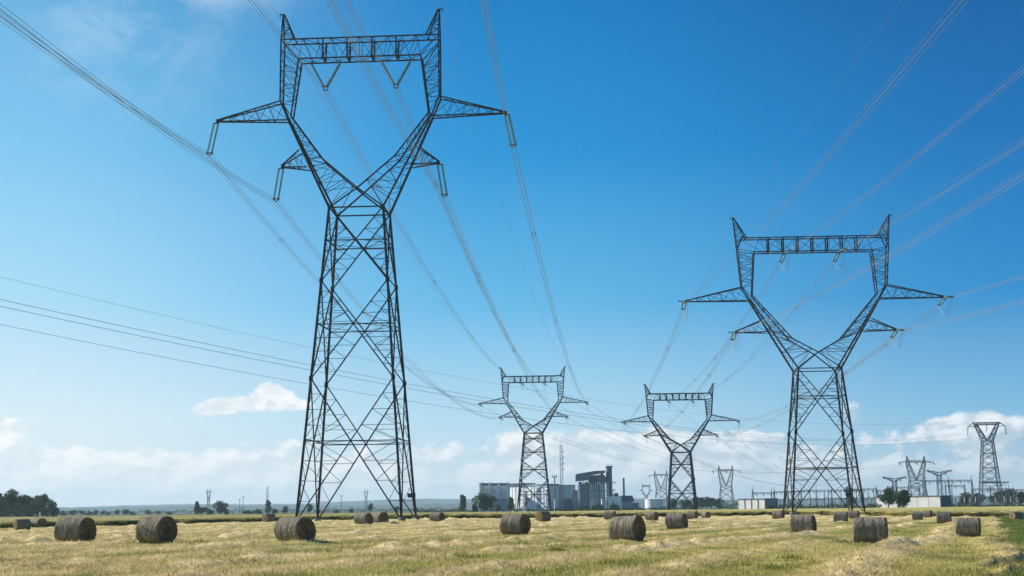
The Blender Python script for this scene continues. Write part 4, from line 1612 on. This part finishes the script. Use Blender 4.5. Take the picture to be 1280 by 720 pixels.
mb.lathe([(1.5, 0), (1.5, Z(771, 617)), (.8, Z(771, 615.5))], 16, (X(771.5), 6, -.4))
b.build('vessel', 'far_steel', mb)
b.box('pipe_rack', 'far_steel', 760.5, 773, 619, 620.2, 2, 4)
w = Place('low_annexe', 770, 985, 'low white building at the foot of the thick stack', 'building')
w.box('wall', 'clad_white', 761, 777, 621, None, 0, 12)
w.box('roof', 'white_wall', 760.7, 777.3, 620.4, 621, -.3, 12.3)
w.box('door', 'clad_dark', 765, 767.5, 628, None, -.1, 0)
e = Place('blue_roofed_workshop', 786, 1000, 'workshop with a dark blue sloping roof below the thin chimney', 'building')
X, Z = e.X, e.Z
mb = MB()
mb.box(X(777.5), X(791), 0, 18, -.5, Z(784, 626.5))
e.build('wall', 'clad_white', mb)
mb = MB()
mb.prism([(X(777), Z(777, 626.6)), (X(793.5), Z(793, 626.6)), (X(790.5), Z(790, 619.5)), (X(777), Z(777, 619.5))], -1, 19)
e.build('roof', 'clad_dark', mb)
e.box('annexe', 'clad_blue', 783.5, 797.5, 628.5, None, -8, -1.1)
e.box('window', 'white_wall', 784.5, 786, 629.3, 634, -8.15, -8.02)
ch = Place('chimney', 780.2, 1060, 'thin plain chimney behind the blue roofed workshop', 'chimney')
mb = MB()
mb.lathe([(.95, -.4), (.7, ch.Z(780, 597.5))], 14)
ch.build('shaft', 'far_steel', mb)
mb = MB()
mb.lathe([(.85, ch.Z(780, 599)), (.85, ch.Z(780, 598.2))], 14)
ch.build('collar', 'duct', mb)
tk = Place('storage_tank', 817.5, 900, 'broad white cylindrical storage tank left of the stout pylon', 'tank')
rr = (tk.X(828.8) - tk.X(806.5)) / 2
mb = MB()
zt = tk.Z(817, 624.3)
mb.lathe([(rr, -.5), (rr, zt)], 48, (0, 0, 0))
tk.build('shell', 'tank_white', mb)
mb = MB()
mb.lathe([(rr + .15, zt), (rr + .15, zt + .25), (rr * .5, zt + .7), (.2, zt + .9)], 48)
tk.build('roof', 'tank_white', mb)
mb = MB()
for k in range(20): mb.bar((-rr * .3 - .3, -rr - .35, .4 * k * zt / 8), (-rr * .3 + .3, -rr - .35, .4 * k * zt / 8), .06)
for q in (-.3, .3): mb.bar((-rr * .3 + q, -rr - .35, 0), (-rr * .3 + q, -rr - .35, zt + 1), .08)
tk.build('ladder', 'far_steel', mb)

# ------------------------------------------------------------------ substation
def corner_shed(name, u0, uc, u1, v, D, label, cat, panels, joints, dark):
    """flat shed turned so that its pale long wall faces left; uc is where its corner stands"""
    p = Place(name, uc, D, label, cat)
    p.root.rotation_euler = (0, 0, R(-50))
    k = D / F
    Ln, Wd, H = (uc - u0) * k / .643, (u1 - uc) * k / .766, p.Z(uc, v)
    def bx(nm, mat, x0, x1, y0, y1, z0, z1):
        mb = MB()
        mb.box(x0, x1, y0, y1, z0, z1)
        mb.build(nm, M[mat], p.root)
    for i in range(panels):
        bx('wall_panel', 'shed_wall', -Ln + Ln * i / panels + .12, -Ln + Ln * (i + 1) / panels - .12, 0, .4, -.5, H)
    for i in range(joints):
        xx = -Ln + Ln * (i + 1) / panels
        bx('joint', 'brown_wall', xx - .35, xx + .35, -.12, -.01, -.5, H)
    bx('side_wall', dark, -.4, 0, .42, Wd, -.5, H)  # right wall darker than the panels, its shade painted as colour
    bx('core', 'shed_shaded', -Ln + .2, -.45, .45, Wd, -.5, H - .05)
    bx('roof', 'roof', -Ln - .25, .25, -.25, Wd + .25, H + .003, H + .4)
    bx('door', 'roof', -.001 - .02, .03, Wd * .55, Wd * .55 + 1.1, -.4, 2.0)
    return p


corner_shed('substation_shed', 928.6, 956.2, 975.5, 624, 700, 'long low shed with pale panels and brown joints left of the large right pylon', 'shed', 4, 3, 'shed_shaded')
corner_shed('pale_wall_building', 1101.8, 1122, 1126, 621.5, 680, 'small white flat building half hidden behind the dark round tree', 'building', 2, 0, 'shed_shaded')
corner_shed('substation_shed', 1143.5, 1176, 1194, 620.4, 640, 'white flat shed with a shaded right half below the hooked pylon', 'shed', 3, 0, 'clad_dark')  # dark cladding on the right wall stands in for its shade


def make_gantry(u0, u1, v, D, label, lean=0.0, peaks=True):
    p = Place('gantry', (u0 + u1) / 2, D, label, 'gantry', 'steel gantries of the substation')
    H = p.Z((u0 + u1) / 2, v)
    n = 1 if u1 - u0 < 34 else 2
    for i in range(n + 1):
        uu = u0 + (u1 - u0) * i / n
        mb = MB()
        mb.truss([Vector((p.X(uu) + lean * (1 if i else -1) * 1 + a * .45, q * .45, -.4)) for a, q in ((-1, -1), (1, -1), (1, 1), (-1, 1))],
                 [Vector((p.X(uu) + a * .28, q * .28, H)) for a, q in ((-1, -1), (1, -1), (1, 1), (-1, 1))], 8, .16, .09)
        p.build('column', 'far_steel', mb)
        if peaks:
            mb = MB()
            mb.bar((p.X(uu), 0, H), (p.X(uu), 0, H + 2.6), .22)
            p.build('spike', 'far_steel', mb)
    mb = MB()
    c4 = lambda x: [Vector((x, a * .4, H + q * .4)) for a, q in ((-1, 1), (-1, -1), (1, -1), (1, 1))]
    mb.truss(c4(p.X(u0) - .5), c4(p.X(u1) + .5), max(8, int((u1 - u0) / 2)), .16, .09)
    p.build('beam', 'far_steel', mb)
    for k in range(3 * n):
        xx = p.X(u0 + (u1 - u0) * (k + .5) / (3 * n))
        mb = MB()
        string_mesh(mb, (xx, -.4, H - .5), (xx, -1.8, H - 1.6), .24, 6)
        p.build('insulator_string', 'fitting', mb)


for g in ((941, 968, 616.5, 800, 'gantry rising behind the long low shed with brown joints'), (968, 1002, 614.8, 860, 'gantry just behind the left leg of the large right pylon'),
          (1002, 1040, 613.5, 900, 'gantry seen between the legs of the large right pylon, left one'), (1040, 1078, 613.0, 900, 'gantry seen between the legs of the large right pylon, right one'),
          (1066, 1096, 611.8, 840, 'gantry left of the small white building by the dark tree'),
          (1122, 1150, 609.5, 900, 'gantry behind the grey pylon next to the dark round tree'), (1158, 1216, 601.0, 760, 'widest and tallest gantry with spikes, left of the hooked pylon'),
          (1216, 1262, 611.5, 860, 'gantry behind the tall hooked pylon at the far right'), (1183, 1207, 607.5, 880, 'small gantry seen under the beam of the widest gantry'),
          (1097, 1121, 613.5, 900, 'gantry right behind the small white building'), (1262, 1290, 612.5, 830, 'gantry cut off by the right edge of the picture')):
    make_gantry(*g[:4], g[4], 0.9 if g[1] == 1216 else 0.0)


def make_busbar_post():
    root = empty('busbar_support')
    mb = MB()
    mb.bar((0, 0, -.4), (0, 0, 2.3), .28)
    mb.box(-.5, .5, -.25, .25, 2.3, 2.5)
    mb.build('stand', M['far_steel'], root)
    mb = MB()
    string_mesh(mb, (0, 0, 2.5), (0, 0, 5.1), .28, 8)
    mb.build('insulator_post', M['white_wall'], root)
    mb = MB()
    mb.bar((-.7, 0, 5.2), (.7, 0, 5.2), .2)
    mb.build('clamp', M['fitting'], root)
    return root


post = make_busbar_post()
ORD = ['first', 'second', 'third', 'fourth', 'fifth', 'sixth', 'seventh', 'eighth', 'ninth', 'tenth', 'eleventh', 'twelfth', 'thirteenth', 'fourteenth', 'fifteenth', 'sixteenth',
       'seventeenth', 'eighteenth', 'nineteenth', 'twentieth']
pu = [984, 993, 1003, 1012, 1021, 1034, 1047, 1056, 1087, 1094, 1198, 1206, 1213, 1220, 1245, 1256, 1264, 1272]
for i, u in enumerate(pu):
    o = post if i == 0 else copy_tree(post)
    D = 640 + (i * 37) % 90
    o.location = gpt(ux(u, D), D)
    tag(o, f'{ORD[i]} white insulator post from the left in the substation yard', 'insulator post', 'insulator posts of the substation')


def make_spike_mast(u, v, D, label):
    p = Place('lightning_mast', u, D, label, 'mast', 'slim masts of the substation')
    H = p.Z(u, v)
    mb = MB()
    mb.lathe([(.32, -.4), (.22, H * .8)], 8)
    p.build('shaft', 'far_steel', mb)
    mb = MB()
    mb.lathe([(.10, H * .8), (.05, H)], 6)
    p.build('spike', 'far_steel', mb)


mu = [(942, 607), (965, 606), (969, 608), (986, 612), (999, 611), (1013, 606), (1031, 610), (1036, 608), (1052, 611), (1071, 607), (1080, 608), (1086, 609), (1093, 607), (1099, 611), (1191, 598), (1259, 604), (1268, 606), (1274, 611)]
for i, (u, v) in enumerate(mu):
    make_spike_mast(u, v, 740 + (i * 53) % 130, f'{ORD[i]} slim steel mast from the left among the substation gantries')
for i, (u0, u1, v, D) in enumerate(((975, 1000, 625, 690), (1000, 1060, 624.2, 690), (1078, 1101, 624, 690), (1194, 1228, 623.6, 690), (1240, 1290, 623.6, 690))):
    p = at(u0, v, D)
    q = at(u1, v, D)
    mb = MB()
    d = q - p
    n = max(2, int(d.length / 6))
    root = empty('busbar', (p.x, p.y, float(ground_z(p.x, p.y))))
    tag(root, f'{ORD[i]} low horizontal busbar from the left in the substation yard', 'busbar', 'busbars of the substation')
    z = p.z - root.location.z
    mb.bar((0, 0, z), (q.x - p.x, 0, z), .3)
    mb.build('tube', M['far_steel'], root)
    for k in range(n + 1):
        mb = MB()
        mb.bar(((q.x - p.x) * k / n, 0, -.4), ((q.x - p.x) * k / n, 0, z - .15), .3)
        mb.build('post', M['far_steel'], root)

# ------------------------------------------------------------------ trees
def leaf_material(name, lo, hi):
    m = bpy.data.materials.new(name)
    m.use_nodes = True
    t = NT(m.node_tree)
    t.n.clear()
    out = t.new('ShaderNodeOutputMaterial')
    g = t.new('ShaderNodeNewGeometry')
    oi = t.new('ShaderNodeObjectInfo')
    n = t.noise(g.outputs['Position'], 0.22, 3.0)
    f = t.math('ADD', t.math('MULTIPLY', g.outputs['Random Per Island'], .5), t.math('MULTIPLY', n, .5))
    c = t.mix(f, lo, hi)
    k = t.math('ADD', t.math('MULTIPLY', oi.outputs['Random'], .5), .75)
    c = t.mix(1.0, c, t.comb(k, k, k), 'MULTIPLY')
    d, tr, mx = t.new('ShaderNodeBsdfDiffuse'), t.new('ShaderNodeBsdfTranslucent'), t.new('ShaderNodeMixShader')
    t.l.new(c, d.inputs[0])
    t.l.new(c, tr.inputs[0])
    mx.inputs[0].default_value = .25
    t.l.new(d.outputs[0], mx.inputs[1])
    t.l.new(tr.outputs[0], mx.inputs[2])
    t.l.new(mx.outputs[0], out.inputs[0])
    return m


M['leaf_dark'] = leaf_material('dark_leaves', (0.022, 0.048, 0.014), (0.080, 0.130, 0.038))
M['leaf_mid'] = leaf_material('green_leaves', (0.036, 0.066, 0.022), (0.100, 0.140, 0.048))
M['bark'] = principled('bark', (0.07, 0.055, 0.04), .9, 0, .3, 2.0)


def crown_mesh(seed, kind, nleaf=1500):
    r = np.random.RandomState(seed)
    lumps = []
    if kind == 'round':
        for _ in range(15):
            a, q = r.uniform(0, 6.28), r.uniform(0, .30)
            lumps.append((q * math.cos(a), q * math.sin(a), r.uniform(.28, .80), r.uniform(.13, .23)))
    elif kind == 'tall':
        for k in range(14):
            z = .2 + .72 * k / 13
            a, q = r.uniform(0, 6.28), r.uniform(0, .13)
            lumps.append((q * math.cos(a), q * math.sin(a), z, .20 - .10 * (z - .2) + r.uniform(-.03, .03)))
    else:
        for _ in range(16):
            a, q = r.uniform(0, 6.28), r.uniform(0, .75)
            lumps.append((q * math.cos(a), q * math.sin(a), r.uniform(.12, .66) * (1 - q * .45), r.uniform(.2, .32)))
    L = np.array(lumps)
    i = r.randint(0, len(L), nleaf)
    d = r.randn(nleaf, 3)
    d /= np.linalg.norm(d, axis=1)[:, None]
    rad = L[i, 3] * r.uniform(.35, 1.12, nleaf) ** .6
    c = L[i, :3] + d * rad[:, None] * [1, 1, .85]
    c[:, 2] = np.maximum(c[:, 2], .015)
    s = r.uniform(.016, .038, nleaf) * (1.7 if kind == 'bush' else 1)
    n = d + r.randn(nleaf, 3) * .5
    n /= np.linalg.norm(n, axis=1)[:, None]
    u = np.cross(n, r.randn(nleaf, 3))
    u /= np.linalg.norm(u, axis=1)[:, None]
    w = np.cross(n, u)
    v = np.empty((nleaf, 4, 3))
    for k, (a, b) in enumerate(((-1, -.6), (1, -.8), (.8, .9), (-.9, .7))):
        v[:, k] = c + (u * a + w * b) * s[:, None]
    me = bpy.data.meshes.new('crown')
    me.from_pydata(v.reshape(-1, 3).tolist(), [], np.arange(nleaf * 4).reshape(-1, 4).tolist())
    me.update()
    return me, lumps


def trunk_mesh(seed, lumps, kind):
    r = random.Random(seed)
    mb = MB()
    top = .62 if kind == 'round' else (.8 if kind == 'tall' else .35)
    pts = [Vector((r.uniform(-.012, .012) * k, r.uniform(-.012, .012) * k, top * k / 5 - (.02 if k == 0 else 0))) for k in range(6)]
    mb.tube(pts, [.030, .025, .021, .017, .012, .006], 6)
    for l in lumps[:7]:
        p = pts[r.randint(1, 4)]
        q = Vector(l[:3])
        mb.tube([p, p.lerp(q, .5) + Vector((0, 0, -.02)), q], [.011, .008, .003], 4)
    return mb.mesh('trunk')


KINDS = {}
for kd in ('round', 'tall', 'bush'):
    KINDS[kd] = []
    for q in range(3):
        cm, lp = crown_mesh(17 * q + len(kd) * 5, kd, 2200 if kd == 'round' else 1500)
        KINDS[kd].append((cm, trunk_mesh(q + 3, lp, kd)))
_tc = [0]


def tree(u, D, H, W, kind, label, mat='leaf_mid', group=None, cat=None):
    """one tree H metres tall and about W wide"""
    _tc[0] += 1
    cm, tm = KINDS[kind][_tc[0] % 3]
    nat = {'round': .86, 'tall': .52, 'bush': 1.9}[kind]
    root = empty('bush' if kind == 'bush' else 'tree', gpt(ux(u, D), D), rnd.uniform(0, 6.28))
    sx = W / nat
    root.scale = (sx, sx, H)
    tag(root, label, cat or ('bush' if kind == 'bush' else 'tree'), group)
    o = bpy.data.objects.new('crown', cm)
    o2 = bpy.data.objects.new('trunk', tm)
    for ob, mt in ((o, M[mat]), (o2, M['bark'])):
        col.objects.link(ob)
        ob.parent = root
        if not ob.data.materials: ob.data.materials.append(mt)
        ob.material_slots[0].link = 'OBJECT'
        ob.material_slots[0].material = mt
    return root


# dark wood at the far left
for i, (u, v) in enumerate(((-14, 613), (-3, 615), (6, 614), (16, 614.5), (25, 614), (34, 618), (40, 617), (48, 618.5), (56, 622), (63, 626), (68, 631))):
    D = 640 + (i * 29) % 60
    tree(u, D, (647 - v) * D / F * 1.12, 10.0 if v < 622 else 5.2, 'round' if i % 2 else 'bush', f'{ORD[i]} tree from the left in the dark wood at the far left', 'leaf_mid', 'trees of the wood at the left')
# treeline on the left horizon
tl = [(79, 636, 1300, 14), (92, 637, 1200, 14), (103, 637, 1300, 12), (112, 637, 1250, 12), (119, 636.8, 1200, 8), (129, 638, 1300, 9), (135, 637.4, 1250, 7), (147, 636.5, 1200, 8), (157, 635.5, 1150, 12), (166, 637, 1200, 10),
      (186, 637, 1250, 12), (198, 638, 1300, 10), (212, 638, 1200, 10)]
for i, (u, v, D, wpx) in enumerate(tl):
    tree(u, D, (643.4 - u * .0105 - v + 1.6) * D / F, wpx * D / F, 'round' if i % 3 else 'bush', f'{ORD[i]} small hazy tree on the horizon right of the dark wood', 'leaf_mid', 'small hazy trees on the left horizon', 'tree')
big = [(246, 627.5, 900, 8, 'tall', 'slender pale tree beside the bushy one on the left horizon'), (252, 633, 900, 16, 'round', 'low bushy tree between two taller ones on the left horizon'),
       (262, 634, 950, 13, 'bush', 'low bush left of the big hazy tree on the left horizon'), (275, 625.8, 880, 19, 'round', 'biggest hazy tree on the horizon left of the tallest pylon'),
       (283, 633, 900, 8, 'bush', 'bush at the right foot of the biggest hazy tree'), (310, 636, 1000, 16, 'bush', 'low flat bush right of the two thin posts'),
       (322, 634.5, 1000, 14, 'bush', 'bush left of the tree under the faint slim mast'), (335, 625.5, 950, 10, 'tall', 'upright tree under the faint slim mast'),
       (343, 633, 980, 9, 'bush', 'bush right of the tree under the faint slim mast'), (356, 632.5, 1000, 10, 'round', 'small tree just left of the legs of the tallest pylon'),
       (387, 628.5, 1000, 10, 'round', 'hazy tree behind the left legs of the tallest pylon'), (398, 635, 1100, 9, 'bush', 'low bush behind the left inner leg of the tallest pylon'),
       (421, 636, 1100, 9, 'bush', 'low bush in the middle left between the legs of the tallest pylon'), (439, 634, 1200, 8, 'bush', 'low bush under the tiny faint pylon'),
       (463, 627.5, 1100, 9, 'round', 'hazy tree right of the tiny faint pylon between the legs'), (496, 633, 1100, 8, 'round', 'hazy tree left of the right legs of the tallest pylon'),
       (519, 634, 1000, 9, 'round', 'small tree just right of the right legs of the tallest pylon')]
for u, v, D, wpx, kd, lab in big:
    tree(u, D, (643.4 - u * .0105 - v + 1.5 * F / D) * D / F, wpx * D / F, kd, lab, 'leaf_mid', 'hazy trees by the tallest pylon')
mid = [(578.5, 619, 760, 11, 'tall', 'leaf_mid', 'upright pale tree left of the industrial hall'), (605, 615.5, 740, 29, 'round', 'leaf_dark', 'broad dark tree in front of the left end of the hall'),
       (594, 624, 760, 9, 'bush', 'leaf_dark', 'bush at the left foot of the broad dark tree'), (622, 626, 760, 9, 'bush', 'leaf_mid', 'bush at the right foot of the broad dark tree'),
       (638.5, 622, 760, 11, 'tall', 'leaf_mid', 'pale conical tree left of the legs of the hall pylon'),
       (728, 628, 800, 15, 'bush', 'leaf_dark', 'dark bush below the left end of the boiler house'), (741, 630, 820, 9, 'bush', 'leaf_mid', 'small bush in front of the boiler vessels'),
       (748, 626.5, 820, 13, 'bush', 'leaf_dark', 'bush in front of the boiler columns'), (769, 627, 800, 19, 'bush', 'leaf_dark', 'broad dark bush in front of the low white annexe'),
       (842, 621, 950, 12, 'round', 'leaf_mid', 'tree between the legs of the stout pylon, left one'), (857, 624, 950, 16, 'round', 'leaf_dark', 'tree between the legs of the stout pylon, right one'),
       (876, 619, 1000, 22, 'round', 'leaf_mid', 'left tree of the clump right of the stout pylon'), (889, 618.3, 1000, 20, 'round', 'leaf_mid', 'middle tree of the clump right of the stout pylon'),
       (899, 622, 1000, 14, 'round', 'leaf_mid', 'right tree of the clump right of the stout pylon'),
       (866, 627, 900, 14, 'bush', 'leaf_mid', 'bush at the right leg of the stout pylon'),
       (962, 629, 640, 15, 'bush', 'leaf_dark', 'bush in front of the shed with brown joints, left one'), (975, 630, 640, 9, 'bush', 'leaf_dark', 'bush in front of the shed with brown joints, right one'),
       (1129, 609.5, 560, 29, 'round', 'leaf_dark', 'dark round tree in front of the small white building'), (1110.5, 604, 640, 24, 'round', 'leaf_mid', 'pale tree behind the small white building'),
       (1206, 614.5, 800, 20, 'round', 'leaf_mid', 'tree left of the hooked pylon'), (1222, 614, 800, 22, 'round', 'leaf_mid', 'tree right behind the left leg of the hooked pylon'),
       (1250, 609, 820, 26, 'round', 'leaf_dark', 'tree behind the right leg of the hooked pylon'), (1263, 609.5, 840, 22, 'round', 'leaf_dark', 'dark tree right of the hooked pylon'),
       (1276, 612, 840, 16, 'round', 'leaf_dark', 'dark tree at the right edge of the picture'), (1288, 613, 840, 16, 'round', 'leaf_dark', 'last dark tree, cut by the right edge'),
       (1064, 607, 900, 14, 'round', 'leaf_mid', 'tree behind the right legs of the large right pylon')]
for u, v, D, wpx, kd, mt, lab in mid:
    yb = 636.5 - (u - 640) * .0105 + 1.5 * F / D
    tree(u, D, (yb - v) * D / F, wpx * D / F, kd, lab, mt, 'trees and bushes by the power station and substation')


def hedge(u0, u1, D, Hh, label, mat='leaf_dark'):
    x0, x1 = ux(u0, D), ux(u1, D)
    r = np.random.RandomState(int(u0) + 500)
    n = int((x1 - x0) * 26)
    x = r.uniform(0, x1 - x0, n)
    hh = Hh * (.75 + .16 * np.sin(x * .31) + .12 * np.sin(x * .83 + 1))
    c = np.stack([x, r.normal(0, 1.2, n), np.abs(r.beta(2, 1.4, n)) * hh], -1)
    d = r.randn(n, 3, 3)
    v = c[:, None] + d * np.array([.35, .35, .28])
    v[:, :, 2] = np.maximum(v[:, :, 2], 0)
    me = bpy.data.meshes.new('hedge')
    me.from_pydata(v.reshape(-1, 3).tolist(), [], np.arange(n * 3).reshape(-1, 3).tolist())
    me.update()
    tag(link_mesh('hedge', me, M[mat], None, gpt(x0, D)), label, 'hedge', 'hedges before the works')


hedge(74, 330, 1500, 5.5, 'long low belt of bushes on the left horizon', 'leaf_mid')
hedge(330, 580, 1400, 4.5, 'long low belt of bushes behind the tallest pylon', 'leaf_mid')
hedge(868, 929, 780, 5.0, 'dark hedge left of the shed with brown joints')
hedge(974, 1102, 620, 2.6, 'long low hedge behind the large right pylon')
hedge(1192, 1290, 600, 2.0, 'low hedge at the foot of the hooked pylon')
hedge(640, 780, 780, 1.9, 'low hedge in front of the power station')
hedge(780, 870, 820, 2.2, 'low hedge in front of the white storage tank', 'leaf_mid')
hedge(520, 600, 900, 1.8, 'low hedge between the tallest pylon and the broad dark tree')
hedge(-22, 66, 630, 9.0, 'undergrowth along the foot of the dark wood at the far left', 'leaf_mid')
P3[0].scale.x = 0.97
